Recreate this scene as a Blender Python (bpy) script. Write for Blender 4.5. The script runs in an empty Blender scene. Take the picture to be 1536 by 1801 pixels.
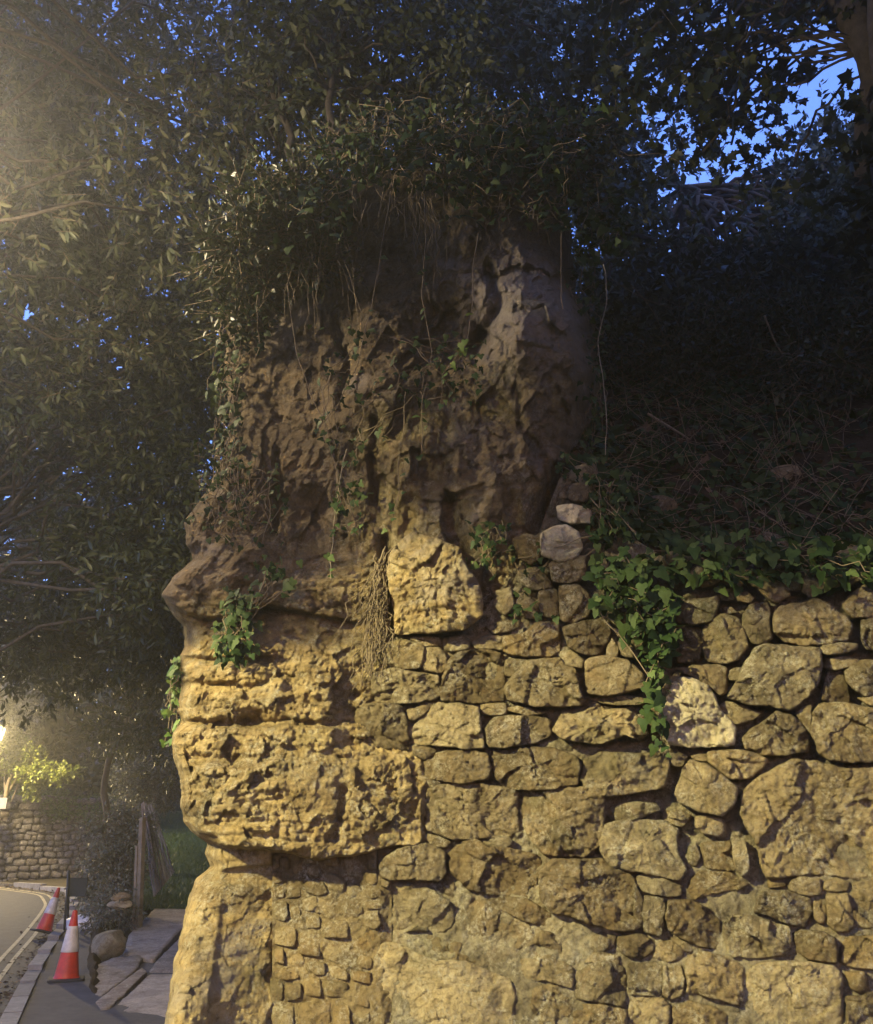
import bpy, math, random
import numpy as np
from mathutils import Vector

rng = np.random.default_rng(7)
random.seed(7)
scene = bpy.context.scene
col = scene.collection

# ------------------------------------------------------------------ camera
W, H, F = 1536.0, 1801.0, 1536.0
PITCH = math.radians(21.0)
CAMZ = 1.45
cam_d = bpy.data.cameras.new('camera')
cam_d.sensor_fit = 'HORIZONTAL'
cam_d.sensor_width = 36.0
cam_d.lens = 36.0 * F / W
cam_d.clip_end = 1500.0
cam = bpy.data.objects.new('camera', cam_d)
cam.location = (0, 0, CAMZ)
cam.rotation_euler = (math.pi / 2 + PITCH, 0, 0)
col.objects.link(cam)
scene.camera = cam

# ------------------------------------------------------------------ sky (dusk, sun just gone)
world = bpy.data.worlds.new('World')
scene.world = world
world.use_nodes = True
wn = world.node_tree.nodes
wl = world.node_tree.links
bg = wn['Background']
sky = wn.new('ShaderNodeTexSky')
sky.sky_type = 'NISHITA'
sky.sun_disc = False
sky.sun_elevation = math.radians(4.0)
sky.sun_rotation = math.radians(180.0)
sky.ozone_density = 3.0
sky.air_density = 1.0
sky.dust_density = 0.3
tint = wn.new('ShaderNodeMix')
tint.data_type = 'RGBA'
tint.blend_type = 'MULTIPLY'
tint.inputs[0].default_value = 1.0
tint.inputs[7].default_value = (1.6, 1.3, 2.05, 1)
wl.new(sky.outputs[0], tint.inputs[6])
wl.new(tint.outputs[2], bg.inputs['Color'])
bg.inputs['Strength'].default_value = 0.125

scene.view_settings.view_transform = 'Standard'
scene.view_settings.look = 'None'
scene.view_settings.exposure = 2.3
scene.view_settings.gamma = 1.0
scene.cycles.max_bounces = 6
scene.cycles.diffuse_bounces = 3
scene.cycles.glossy_bounces = 2
scene.cycles.transmission_bounces = 3
scene.cycles.volume_bounces = 0
scene.cycles.use_denoising = True
scene.cycles.sample_clamp_indirect = 4.0

LAMP_POS = (-6.3, -1.5, 6.0)          # the street lamp that lights the rock face
LAMP_W = 3600.0
FAR_LAMP_W = 400.0
EDGE_LAMP_W = 215.0
GLARE_DENSITY = 0.0038

# ------------------------------------------------------------------ numeric helpers
cP, sP = math.cos(PITCH), math.sin(PITCH)


def ray(px, py):
    px = np.asarray(px, float); py = np.asarray(py, float)
    x = (px - W / 2) / F
    u = (H / 2 - py) / F
    return x, cP - u * sP, sP + u * cP


def at(px, py, Y):
    """point on the ray of a photo pixel at world depth Y"""
    dx, dy, dz = ray(px, py)
    t = Y / dy
    return np.stack([dx * t, dy * t + 0 * dx, CAMZ + dz * t], -1)


WY, WYAW, WBAT = 4.6, 0.20, 0.10


def wallp(px, py, off):
    """point of the rock face: the photo pixel's ray meets the battered face plane, off metres proud of it"""
    dx, dy, dz = ray(px, py)
    t = (WY - off) / (dy + WYAW * dx - WBAT * dz)
    return np.stack([dx * t, dy * t, CAMZ + dz * t], -1)


def zground(X, Y):
    X = np.asarray(X, float); Y = np.asarray(Y, float)
    s = np.maximum(Y - 9.5, 0.0)
    return 0.055 * s * s / (s + 1.5)


def onground(px, py, lift=0.0):
    dx, dy, dz = [float(v) for v in ray(px, py)]
    lo, hi = 2.0, 3.0
    t = 2.0
    while t < 200:
        if CAMZ + dz * t < zground(dx * t, dy * t) + lift:
            break
        t += 0.02
    return Vector((dx * t, dy * t, CAMZ + dz * t))


PERM = np.tile(np.random.default_rng(11).permutation(256), 2)
GRAD = np.random.default_rng(12).normal(size=(256, 3))
GRAD /= np.linalg.norm(GRAD, axis=1)[:, None]


def pnoise(p, seed=0):
    p = np.asarray(p, float) + seed * 17.31
    i = np.floor(p).astype(np.int64)
    f = p - i
    u = f * f * f * (f * (f * 6 - 15) + 10)
    res = 0.0
    for a in (0, 1):
        ha = PERM[(i[:, 0] + a) & 255]
        wa = u[:, 0] if a else 1 - u[:, 0]
        for b in (0, 1):
            hb = PERM[(ha + i[:, 1] + b) & 255]
            wb = wa * (u[:, 1] if b else 1 - u[:, 1])
            for c in (0, 1):
                g = GRAD[PERM[(hb + i[:, 2] + c) & 255]]
                w = wb * (u[:, 2] if c else 1 - u[:, 2])
                res = res + w * (g[:, 0] * (f[:, 0] - a) + g[:, 1] * (f[:, 1] - b) + g[:, 2] * (f[:, 2] - c))
    return res * 1.6


def fbm(p, octv=4, seed=0, gain=0.5):
    r = 0.0; a = 1.0; s = 0.0
    for k in range(octv):
        r = r + a * pnoise(p * (2.03 ** k), seed + k); s += a; a *= gain
    return r / s


def ridged(p, octv=4, seed=0):
    r = 0.0; a = 1.0; s = 0.0
    for k in range(octv):
        r = r + a * (1 - 2 * np.abs(pnoise(p * (2.03 ** k), seed + k))); s += a; a *= 0.55
    return r / s


def worley(p, seed=0):
    p = np.asarray(p, float) + seed * 9.7
    i = np.floor(p).astype(np.int64)
    best = np.full(len(p), 9.0); second = np.full(len(p), 9.0)
    for a in (-1, 0, 1):
        for b in (-1, 0, 1):
            for c in (-1, 0, 1):
                q = i + (a, b, c)
                h = PERM[(PERM[(PERM[q[:, 0] & 255] + q[:, 1]) & 255] + q[:, 2]) & 255]
                o = q + 0.5 + 0.48 * GRAD[h]
                d = np.linalg.norm(p - o, axis=1)
                second = np.minimum(second, np.maximum(best, d))
                best = np.minimum(best, d)
    return best, second


def facets(p, seed=0):
    """broken angular faces: each cell of a jittered lattice is a tilted plane"""
    p = np.asarray(p, float) + seed * 5.3
    i = np.floor(p).astype(np.int64)
    best = np.full(len(p), 9.0); val = np.zeros(len(p))
    for a in (-1, 0, 1):
        for b in (-1, 0, 1):
            for c in (-1, 0, 1):
                q = i + (a, b, c)
                h = PERM[(PERM[(PERM[q[:, 0] & 255] + q[:, 1]) & 255] + q[:, 2]) & 255]
                o = q + 0.5 + 0.48 * GRAD[h]
                d = np.linalg.norm(p - o, axis=1)
                k = d < best
                best[k] = d[k]
                g = GRAD[(h[k] + 77) & 255]
                val[k] = (g * (p[k] - o[k])).sum(1) + 0.45 * GRAD[(h[k] + 31) & 255][:, 0]
    return val


def curve(pts):
    a = np.array(pts, float)
    return lambda v: np.interp(v, a[:, 0], a[:, 1])


def sstep(a, b, x):
    t = np.clip((x - a) / (b - a), 0, 1)
    return t * t * (3 - 2 * t)


# ------------------------------------------------------------------ mesh helpers
def mesh_np(name, V, faces, mat, parent=None, smooth=True, loc=None):
    """V (n,3); faces (m,3) or (m,4) array, or list of such arrays"""
    if not isinstance(faces, list):
        faces = [faces]
    V = np.asarray(V, float)
    if loc is not None:
        V = V - np.asarray(loc, float)
    me = bpy.data.meshes.new(name)
    me.vertices.add(len(V))
    me.vertices.foreach_set('co', V.astype(np.float32).ravel())
    loops = np.concatenate([np.asarray(f, np.int32).ravel() for f in faces])
    totals = np.concatenate([np.full(len(f), np.asarray(f).shape[1], np.int32) for f in faces])
    starts = np.concatenate([[0], np.cumsum(totals)[:-1]]).astype(np.int32)
    me.loops.add(len(loops))
    me.loops.foreach_set('vertex_index', loops)
    me.polygons.add(len(totals))
    me.polygons.foreach_set('loop_start', starts)
    me.polygons.foreach_set('loop_total', totals)
    me.polygons.foreach_set('use_smooth', np.full(len(totals), smooth))
    me.update(calc_edges=True)
    me.validate()
    if mat is not None:
        me.materials.append(mat)
    o = bpy.data.objects.new(name, me)
    col.objects.link(o)
    if loc is not None:
        o.location = Vector(loc)
    if parent is not None:
        o.parent = parent
        if loc is not None:
            o.location = Vector(loc) - parent.location
        else:
            o.location = -parent.location
    return o


def grid_faces(nr, nc, flip=False, wrap=False):
    r = np.arange(nr - 1)[:, None]
    c = np.arange(nc if wrap else nc - 1)[None, :]
    c2 = (c + 1) % nc
    q = np.stack([r * nc + c, r * nc + c2, (r + 1) * nc + c2, (r + 1) * nc + c], -1).reshape(-1, 4)
    return q[:, ::-1] if flip else q


class MB:
    """collects geometry of ONE mesh"""
    def __init__(s):
        s.v = []; s.f = {}; s.n = 0

    def add(s, V, Fc):
        V = np.asarray(V, float); Fc = np.asarray(Fc, int)
        s.f.setdefault(Fc.shape[1], []).append(Fc + s.n)
        s.v.append(V); s.n += len(V)
        return s

    def tube(s, P, R, sides=6, cap=True):
        P = np.asarray(P, float); R = np.broadcast_to(np.asarray(R, float), (len(P),))
        T = np.gradient(P, axis=0); T /= np.linalg.norm(T, axis=1)[:, None] + 1e-9
        ref = np.array([0.31, 0.17, 0.93]) if abs(T[0][2]) < 0.9 else np.array([0.93, 0.3, 0.1])
        A = np.cross(T, ref); A /= np.linalg.norm(A, axis=1)[:, None] + 1e-9
        B = np.cross(T, A)
        th = np.arange(sides) * 2 * math.pi / sides
        V = P[:, None] + R[:, None, None] * (A[:, None] * np.cos(th)[None, :, None] + B[:, None] * np.sin(th)[None, :, None])
        V = V.reshape(-1, 3)
        s.add(V, grid_faces(len(P), sides, wrap=True))
        if cap:
            n0 = s.n - len(V)
            last = (len(P) - 1) * sides
            s.v.append(np.array([P[0], P[-1]])); c0 = s.n; s.n += 2
            k = np.arange(sides); k2 = (k + 1) % sides
            s.f.setdefault(3, []).append(np.stack([np.full(sides, c0), n0 + k2, n0 + k], -1))
            s.f.setdefault(3, []).append(np.stack([np.full(sides, c0 + 1), n0 + last + k, n0 + last + k2], -1))
        return s

    def box(s, c, size, rz=0.0, tilt=None):
        x, y, z = [v / 2 for v in size]
        V = np.array([[-x, -y, -z], [x, -y, -z], [x, y, -z], [-x, y, -z], [-x, -y, z], [x, -y, z], [x, y, z], [-x, y, z]])
        V = V @ np.array([[math.cos(rz), math.sin(rz), 0], [-math.sin(rz), math.cos(rz), 0], [0, 0, 1]])
        s.add(V + np.asarray(c), [[3, 2, 1, 0], [4, 5, 6, 7], [0, 1, 5, 4], [1, 2, 6, 5], [2, 3, 7, 6], [3, 0, 4, 7]])
        return s

    def lathe(s, prof, sides=32, origin=(0, 0, 0)):
        th = np.arange(sides) * 2 * math.pi / sides
        V = np.array([[r * math.cos(t), r * math.sin(t), z] for r, z in prof for t in th]) + np.asarray(origin)
        s.add(V, grid_faces(len(prof), sides, wrap=True))
        return s

    def build(s, name, mat, parent=None, smooth=True, loc=None):
        return mesh_np(name, np.concatenate(s.v), [np.concatenate(f) for f in s.f.values()], mat, parent, smooth, loc)


def tag(o, label=None, cat=None, group=None, kind=None):
    if label: o['label'] = label
    if cat: o['category'] = cat
    if group: o['group'] = group
    if kind: o['kind'] = kind
    return o


def empty(name, loc, label, cat, group=None):
    o = bpy.data.objects.new(name, None)
    o.location = Vector([float(v) for v in loc])
    o.empty_display_size = 0.2
    col.objects.link(o)
    return tag(o, label, cat, group)


# ------------------------------------------------------------------ materials
def newmat(name):
    m = bpy.data.materials.new(name)
    m.use_nodes = True
    nt = m.node_tree
    return m, nt, nt.nodes['Principled BSDF']


def node(nt, t, **kw):
    n = nt.nodes.new(t)
    for k, v in kw.items():
        setattr(n, k, v)
    return n


def noise_n(nt, vec, scale, detail=6, rough=0.6, dist=0.0):
    n = node(nt, 'ShaderNodeTexNoise')
    n.inputs['Scale'].default_value = scale
    n.inputs['Detail'].default_value = detail
    n.inputs['Roughness'].default_value = rough
    n.inputs['Distortion'].default_value = dist
    nt.links.new(vec, n.inputs['Vector'])
    return n.outputs['Fac']


def ramp(nt, fac, stops):
    r = node(nt, 'ShaderNodeValToRGB')
    e = r.color_ramp.elements
    while len(e) < len(stops):
        e.new(0.5)
    for el, (p, c) in zip(e, stops):
        el.position = p
        el.color = (*c, 1) if len(c) == 3 else c
    nt.links.new(fac, r.inputs['Fac'])
    return r.outputs['Color']


def mixc(nt, fac, a, b, mode='MIX'):
    m = node(nt, 'ShaderNodeMix', data_type='RGBA', blend_type=mode)
    for i, v in ((0, fac), (6, a), (7, b)):
        if isinstance(v, (int, float)):
            m.inputs[i].default_value = v
        elif isinstance(v, tuple):
            m.inputs[i].default_value = (*v, 1)
        else:
            nt.links.new(v, m.inputs[i])
    return m.outputs[2]


def math_n(nt, op, a, b):
    m = node(nt, 'ShaderNodeMath', operation=op)
    for i, v in enumerate((a, b)):
        if isinstance(v, (int, float)):
            m.inputs[i].default_value = v
        else:
            nt.links.new(v, m.inputs[i])
    return m.outputs[0]


def mapr(nt, v, a, b, c, d):
    m = node(nt, 'ShaderNodeMapRange')
    m.inputs[1].default_value = a; m.inputs[2].default_value = b
    m.inputs[3].default_value = c; m.inputs[4].default_value = d
    nt.links.new(v, m.inputs[0])
    return m.outputs[0]


def bump(nt, bsdf, height, strength, dist, prev=None):
    b = node(nt, 'ShaderNodeBump')
    b.inputs['Strength'].default_value = strength
    b.inputs['Distance'].default_value = dist
    nt.links.new(height, b.inputs['Height'])
    if prev is not None:
        nt.links.new(prev, b.inputs['Normal'])
    nt.links.new(b.outputs[0], bsdf.inputs['Normal'])
    return b.outputs[0]


def stone_mat(name, dark, mid, pale, per_object=True, lichen=0.35, scale=1.0, grain=1.0, strata=False, earth=None, rust=0.3, stain=0.0, pale_at=None):
    m, nt, b = newmat(name)
    pos = node(nt, 'ShaderNodeNewGeometry').outputs['Position']
    big = noise_n(nt, pos, 2.6 * scale, 5, 0.62, 0.4)
    medium = noise_n(nt, pos, 11 * scale, 8, 0.72, 0.6)
    fine = noise_n(nt, pos, 60 * scale, 6, 0.75)
    c = ramp(nt, medium, [(0.30, dark), (0.48, mid), (0.70, pale)])
    tone = ramp(nt, big, [(0.28, (0.50, 0.46, 0.42)), (0.5, (0.95, 0.93, 0.9)), (0.72, (1.3, 1.22, 1.08))])
    c = mixc(nt, 0.9, c, tone, 'MULTIPLY')
    if per_object:
        info = node(nt, 'ShaderNodeObjectInfo').outputs['Random']
        t2 = ramp(nt, info, [(0.0, (0.60, 0.56, 0.50)), (0.2, (1.0, 0.93, 0.8)), (0.4, (0.74, 0.72, 0.68)), (0.6, (1.28, 1.24, 1.14)), (0.8, (0.9, 0.78, 0.6)), (1.0, (1.1, 1.1, 1.06))])
        c = mixc(nt, 0.95, c, t2, 'MULTIPLY')
    # iron stains
    st = noise_n(nt, pos, 4.5 * scale, 6, 0.7, 1.2)
    c = mixc(nt, mapr(nt, st, 0.56, 0.72, 0.0, rust), c, (0.27, 0.15, 0.06))
    # bedding: bands of paler and greyer stone
    if strata:
        mb = node(nt, 'ShaderNodeMapping'); mb.inputs['Scale'].default_value = (0.7, 0.7, 7.5)
        nt.links.new(pos, mb.inputs['Vector'])
        bd = noise_n(nt, mb.outputs[0], 1.0, 6, 0.68, 0.5)
        c = mixc(nt, 0.9, c, ramp(nt, bd, [(0.3, (0.55, 0.53, 0.5)), (0.5, (1, 1, 1)), (0.68, (1.35, 1.3, 1.15))]), 'MULTIPLY')
    # water stains running down
    if stain:
        ms = node(nt, 'ShaderNodeMapping'); ms.inputs['Scale'].default_value = (5.5, 5.5, 0.7)
        nt.links.new(pos, ms.inputs['Vector'])
        sn = noise_n(nt, ms.outputs[0], 1.0, 6, 0.7, 0.6)
        c = mixc(nt, mapr(nt, sn, 0.54, 0.68, 0.0, stain), c, (0.055, 0.05, 0.045))
    # grey lichen patches and lime freckles
    vo = node(nt, 'ShaderNodeTexVoronoi'); vo.inputs['Scale'].default_value = 36 * scale
    nt.links.new(pos, vo.inputs['Vector'])
    gp = noise_n(nt, pos, 5.2 * scale, 7, 0.78, 0.3)
    c = mixc(nt, mapr(nt, gp, 0.56, 0.66, 0.0, lichen), c, (0.30, 0.29, 0.27))
    sp = noise_n(nt, pos, 7.5 * scale, 5, 0.75, 0.8)
    lf = math_n(nt, 'MULTIPLY', mapr(nt, sp, 0.47, 0.62, 0.0, 1.0), mapr(nt, fine, 0.46, 0.58, 0.0, min(1, lichen * 1.8)))
    c = mixc(nt, lf, c, (0.60, 0.57, 0.47))
    # dark pits and crumbs
    c = mixc(nt, mapr(nt, fine, 0.30, 0.44, 0.75, 0.0), c, (0.05, 0.042, 0.03))
    # greenish algae
    al = noise_n(nt, pos, 1.7 * scale, 5, 0.7, 0.5)
    c = mixc(nt, mapr(nt, al, 0.56, 0.72, 0.0, 0.45), c, (0.09, 0.095, 0.045))
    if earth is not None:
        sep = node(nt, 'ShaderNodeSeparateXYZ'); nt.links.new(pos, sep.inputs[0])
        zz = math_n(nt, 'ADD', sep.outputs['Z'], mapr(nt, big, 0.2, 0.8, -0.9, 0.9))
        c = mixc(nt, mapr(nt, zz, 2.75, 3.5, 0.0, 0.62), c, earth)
        # paler freshly broken patches high on the face
        fr = noise_n(nt, pos, 1.45, 5, 0.7, 0.6)
        c = mixc(nt, mapr(nt, fr, 0.56, 0.64, 0.0, 0.55), c, (0.36, 0.31, 0.26))
    if pale_at is not None:
        vd = node(nt, 'ShaderNodeVectorMath', operation='DISTANCE')  # paler patch round one point of the face
        nt.links.new(pos, vd.inputs[0]); vd.inputs[1].default_value = pale_at
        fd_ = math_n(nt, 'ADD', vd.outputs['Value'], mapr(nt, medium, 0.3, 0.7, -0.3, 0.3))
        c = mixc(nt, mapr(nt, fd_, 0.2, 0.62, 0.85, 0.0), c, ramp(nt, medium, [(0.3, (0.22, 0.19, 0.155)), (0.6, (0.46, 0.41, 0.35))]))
    nt.links.new(c, b.inputs['Base Color'])
    b.inputs['Roughness'].default_value = 0.95
    b.inputs['Specular IOR Level'].default_value = 0.15
    hv = pos
    if strata:
        mp = node(nt, 'ShaderNodeMapping'); mp.inputs['Scale'].default_value = (1, 1, 2.2)
        nt.links.new(pos, mp.inputs['Vector']); hv = mp.outputs[0]
    h1 = noise_n(nt, hv, 17 * scale, 9, 0.75, 0.5)
    n1 = bump(nt, b, h1, 1.0, 0.05 * grain)
    h2 = noise_n(nt, pos, 70 * scale, 6, 0.78)
    n2 = bump(nt, b, h2, 1.0, 0.018 * grain, n1)
    inv = math_n(nt, 'SUBTRACT', 1.0, vo.outputs['Distance'])
    bump(nt, b, inv, 0.4, 0.007 * grain, n2)
    return m


M = {}
M['stone'] = stone_mat('stone_sandstone', (0.12, 0.10, 0.066), (0.255, 0.212, 0.138), (0.39, 0.34, 0.235), lichen=.3)
M['pale_stone'] = stone_mat('stone_pale', (0.31, 0.275, 0.20), (0.50, 0.455, 0.345), (0.64, 0.60, 0.48), lichen=0.2, rust=.15)
M['patch_stone'] = stone_mat('stone_patch', (0.14, 0.108, 0.062), (0.22, 0.175, 0.105), (0.32, 0.265, 0.165), lichen=0.25, grain=0.8)
M['rock'] = stone_mat('rock_face', (0.17, 0.125, 0.062), (0.38, 0.285, 0.145), (0.52, 0.42, 0.245), per_object=False, strata=True, grain=1.15, earth=(0.10, 0.083, 0.062), lichen=0.3, rust=0.2, stain=.6, pale_at=tuple(float(v) for v in wallp(925., 545., 0.1)))
M['mortar'] = stone_mat('wall_core', (0.12, 0.10, 0.065), (0.26, 0.222, 0.148), (0.40, 0.355, 0.25), per_object=False, grain=1.3, lichen=0.3)
M['tan_stone'] = stone_mat('stone_tan', (0.19, 0.155, 0.098), (0.315, 0.262, 0.168), (0.43, 0.37, 0.26), lichen=.25)
M['dark_stone'] = stone_mat('stone_brown', (0.085, 0.067, 0.042), (0.175, 0.14, 0.088), (0.28, 0.235, 0.155), lichen=.2)
M['grey_stone'] = stone_mat('stone_grey', (0.09, 0.09, 0.10), (0.18, 0.18, 0.195), (0.30, 0.30, 0.32), lichen=.3, rust=.05, scale=0.7)
M['grey_mortar'] = stone_mat('mortar_grey', (0.05, 0.05, 0.05), (0.09, 0.085, 0.08), (0.14, 0.13, 0.12), per_object=False, scale=0.6)
M['slab'] = stone_mat('slab_concrete', (0.22, 0.205, 0.20), (0.33, 0.31, 0.305), (0.43, 0.41, 0.40), scale=0.8, grain=0.45, rust=0.1)


def plain_mat(name, c1, c2, scale=8.0, rough=0.85, bstr=0.3, bdist=0.01, spec=0.3, per_object=0.0):
    m, nt, b = newmat(name)
    pos = node(nt, 'ShaderNodeNewGeometry').outputs['Position']
    n = noise_n(nt, pos, scale, 7, 0.68, 0.3)
    c = ramp(nt, n, [(0.3, c1), (0.7, c2)])
    if per_object:
        info = node(nt, 'ShaderNodeObjectInfo').outputs['Random']
        v = mapr(nt, info, 0, 1, 1 - per_object, 1 + per_object)
        cc = node(nt, 'ShaderNodeCombineColor')
        for i in range(3):
            nt.links.new(v, cc.inputs[i])
        c = mixc(nt, 1.0, c, cc.outputs[0], 'MULTIPLY')
    nt.links.new(c, b.inputs['Base Color'])
    b.inputs['Roughness'].default_value = rough
    b.inputs['Specular IOR Level'].default_value = spec
    if bstr:
        h = noise_n(nt, pos, scale * 6, 8, 0.7)
        bump(nt, b, h, bstr, bdist)
    return m


def leaf_mat(name, a, bcol, c3, translucent=0.3, rough=0.45, spec=0.35):
    m, nt, b = newmat(name)
    geo = node(nt, 'ShaderNodeNewGeometry')
    info = node(nt, 'ShaderNodeObjectInfo').outputs['Random']
    r = math_n(nt, 'FRACT', math_n(nt, 'ADD', geo.outputs['Random Per Island'], info), 0.0)
    c = ramp(nt, r, [(0.0, a), (0.5, bcol), (0.93, c3), (1.0, tuple(min(1, v * 1.3) for v in c3))])
    n = noise_n(nt, geo.outputs['Position'], 60, 3, 0.6)
    c = mixc(nt, 0.5, c, ramp(nt, n, [(0.3, (0.65, 0.65, 0.65)), (0.7, (1.15, 1.15, 1.15))]), 'MULTIPLY')
    nt.links.new(c, b.inputs['Base Color'])
    b.inputs['Roughness'].default_value = rough
    b.inputs['Specular IOR Level'].default_value = spec
    if translucent:
        tr = node(nt, 'ShaderNodeBsdfTranslucent')
        nt.links.new(c, tr.inputs['Color'])
        mx = node(nt, 'ShaderNodeMixShader'); mx.inputs[0].default_value = translucent
        nt.links.new(b.outputs[0], mx.inputs[1]); nt.links.new(tr.outputs[0], mx.inputs[2])
        nt.links.new(mx.outputs[0], nt.nodes['Material Output'].inputs['Surface'])
    return m


def emit_mat(name, c, s):
    m, nt, b = newmat(name)
    b.inputs['Base Color'].default_value = (*c, 1)
    b.inputs['Emission Color'].default_value = (*c, 1)
    b.inputs['Emission Strength'].default_value = s
    return m


M['ivy'] = leaf_mat('ivy_leaf', (0.016, 0.032, 0.010), (0.028, 0.052, 0.016), (0.06, 0.085, 0.028), 0.10, .6, .14)
M['ivy_bright'] = leaf_mat('ivy_leaf_young', (0.05, 0.09, 0.02), (0.09, 0.15, 0.035), (0.16, 0.22, 0.06), 0.25)
M['leaf_oak'] = leaf_mat('oak_leaf', (0.05, 0.06, 0.03), (0.08, 0.095, 0.045), (0.14, 0.14, 0.075), 0.2)
M['leaf_dark'] = leaf_mat('dark_leaf', (0.028, 0.04, 0.018), (0.045, 0.06, 0.026), (0.085, 0.095, 0.045), 0.15)
M['leaf_syc'] = leaf_mat('sycamore_leaf', (0.018, 0.028, 0.012), (0.03, 0.044, 0.017), (0.05, 0.065, 0.024), 0.15)
M['leaf_grey'] = leaf_mat('grey_leaf', (0.10, 0.115, 0.08), (0.16, 0.175, 0.125), (0.26, 0.27, 0.21), 0.2)
M['leaf_lit'] = leaf_mat('garden_leaf', (0.08, 0.11, 0.025), (0.12, 0.15, 0.035), (0.18, 0.2, 0.05), 0.35)
M['dry_leaf'] = leaf_mat('dry_leaf', (0.05, 0.038, 0.026), (0.085, 0.06, 0.04), (0.19, 0.135, 0.09), 0.1, 0.8, 0.1)
M['grass'] = leaf_mat('grass_blade', (0.035, 0.07, 0.02), (0.05, 0.095, 0.028), (0.08, 0.13, 0.04), 0.2)
M['stem'] = plain_mat('stem_bark', (0.10, 0.075, 0.05), (0.22, 0.17, 0.11), 30, 0.9, 0.4, 0.003)
M['stem_pale'] = plain_mat('stem_pale', (0.20, 0.17, 0.12), (0.34, 0.28, 0.19), 30, 0.85, 0.3, 0.003)
M['bark'] = plain_mat('tree_bark', (0.05, 0.042, 0.034), (0.13, 0.105, 0.08), 9, 0.95, 0.8, 0.03)
M['soil'] = plain_mat('hill_soil', (0.035, 0.026, 0.018), (0.085, 0.065, 0.042), 5, 0.98, 0.8, 0.04, 0.05)
M['ground'] = plain_mat('ground_soil', (0.05, 0.045, 0.03), (0.10, 0.085, 0.06), 2.5, 0.97, 0.6, 0.03, 0.1)
M['lawn'] = plain_mat('lawn_turf', (0.03, 0.055, 0.02), (0.05, 0.085, 0.03), 5, 0.95, 0.6, 0.03, 0.1)
M['asphalt'] = plain_mat('asphalt', (0.045, 0.045, 0.047), (0.085, 0.083, 0.08), 7, 0.8, 0.6, 0.008, 0.35)
M['pavement'] = plain_mat('pavement_asphalt', (0.06, 0.06, 0.065), (0.105, 0.103, 0.105), 6, 0.85, 0.6, 0.008, 0.3)
M['kerb'] = plain_mat('kerb_stone', (0.17, 0.165, 0.16), (0.30, 0.29, 0.28), 9, 0.85, 0.5, 0.008, 0.25, 0.15)
M['line'] = plain_mat('road_paint', (0.22, 0.19, 0.12), (0.45, 0.41, 0.29), 12, 0.7, 0.3, 0.003)
M['cone_red'] = plain_mat('cone_red', (0.33, 0.03, 0.018), (0.62, 0.045, 0.018), 9, 0.45, 0.1, 0.002, 0.5)
M['cone_white'] = plain_mat('cone_sleeve', (0.40, 0.36, 0.31), (0.72, 0.68, 0.62), 9, 0.4, 0.1, 0.002, 0.5)
M['cone_base'] = plain_mat('cone_base', (0.02, 0.02, 0.022), (0.04, 0.04, 0.042), 10, 0.75, 0.3, 0.003)
M['wood'] = plain_mat('weathered_wood', (0.18, 0.165, 0.155), (0.40, 0.37, 0.34), 14, 0.9, 0.6, 0.006, 0.15, 0.3)
M['wood_warm'] = plain_mat('post_wood', (0.15, 0.125, 0.09), (0.27, 0.235, 0.17), 12, 0.9, 0.5, 0.006, 0.15)
M['metal_dark'] = plain_mat('dark_metal', (0.02, 0.024, 0.024), (0.04, 0.045, 0.045), 12, 0.55, 0.1, 0.002, 0.5)
M['board'] = plain_mat('sign_back', (0.015, 0.022, 0.02), (0.03, 0.04, 0.036), 6, 0.6, 0.1, 0.002)
M['bag'] = plain_mat('white_bag', (0.6, 0.62, 0.66), (0.8, 0.82, 0.85), 14, 0.5, 0.4, 0.01)
M['pole'] = plain_mat('lamp_pole', (0.05, 0.055, 0.05), (0.09, 0.095, 0.09), 10, 0.5, 0.1, 0.002, 0.5)
M['lamp_glass'] = emit_mat('lamp_glass', (1.0, 0.74, 0.36), 2.5)
M['sign_white'] = plain_mat('sign_white', (0.3, 0.3, 0.3), (0.4, 0.4, 0.4), 10, 0.5, 0.05, 0.001)
M['sign_red'] = plain_mat('sign_red', (0.30, 0.03, 0.03), (0.38, 0.04, 0.035), 10, 0.5, 0.05, 0.001)

# ------------------------------------------------------------------ leaves
IVY = (np.array([[0, 0.30, 0.04], [0, 0, 0], [0.26, -0.16, -.02], [0.46, 0.04, -.05], [0.42, 0.30, -.03], [0.27, 0.42, 0.0], [0.20, 0.72, -.02], [0, 1.02, -.08],
                 [-0.20, 0.72, -.02], [-0.27, 0.42, 0.0], [-0.42, 0.30, -.03], [-0.46, 0.04, -.05], [-0.26, -0.16, -.02]]),
       np.array([[0, k, k + 1] for k in range(1, 12)] + [[0, 12, 1]]))
_s = [(0, 0), (.20, .04), (.42, -.06), (.36, .16), (.66, .22), (.50, .36), (.62, .62), (.34, .56), (.20, .72), (.14, .86), (0, 1.08)]
_s = _s + [(-x, y) for x, y in _s[-2:0:-1]]
SYC = (np.array([[0, .34, .05]] + [[x, y, -0.12 * (x * x + (y - .3) ** 2)] for x, y in _s]),
       np.array([[0, k, k + 1] for k in range(1, len(_s))] + [[0, len(_s), 1]]))
LANCE = (np.array([[0, 0, 0], [.13, .3, .03], [.15, .6, .02], [0, 1, -.1], [-.15, .6, .02], [-.13, .3, .03], [0, .45, -.02]]),
         np.array([[6, 0, 1], [6, 1, 2], [6, 2, 3], [6, 3, 4], [6, 4, 5], [6, 5, 0]]))
OVAL = (np.array([[0, 0, 0], [.25, .42, .04], [0, 1, -.06], [-.25, .42, .04]]), np.array([[0, 1, 2], [0, 2, 3]]))
BLADE = (np.array([[-.03, 0, 0], [.03, 0, 0], [0.0, 1, 0.25]]), np.array([[0, 1, 2]]))


def unit(v):
    return v / (np.linalg.norm(v, axis=-1, keepdims=True) + 1e-9)


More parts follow.
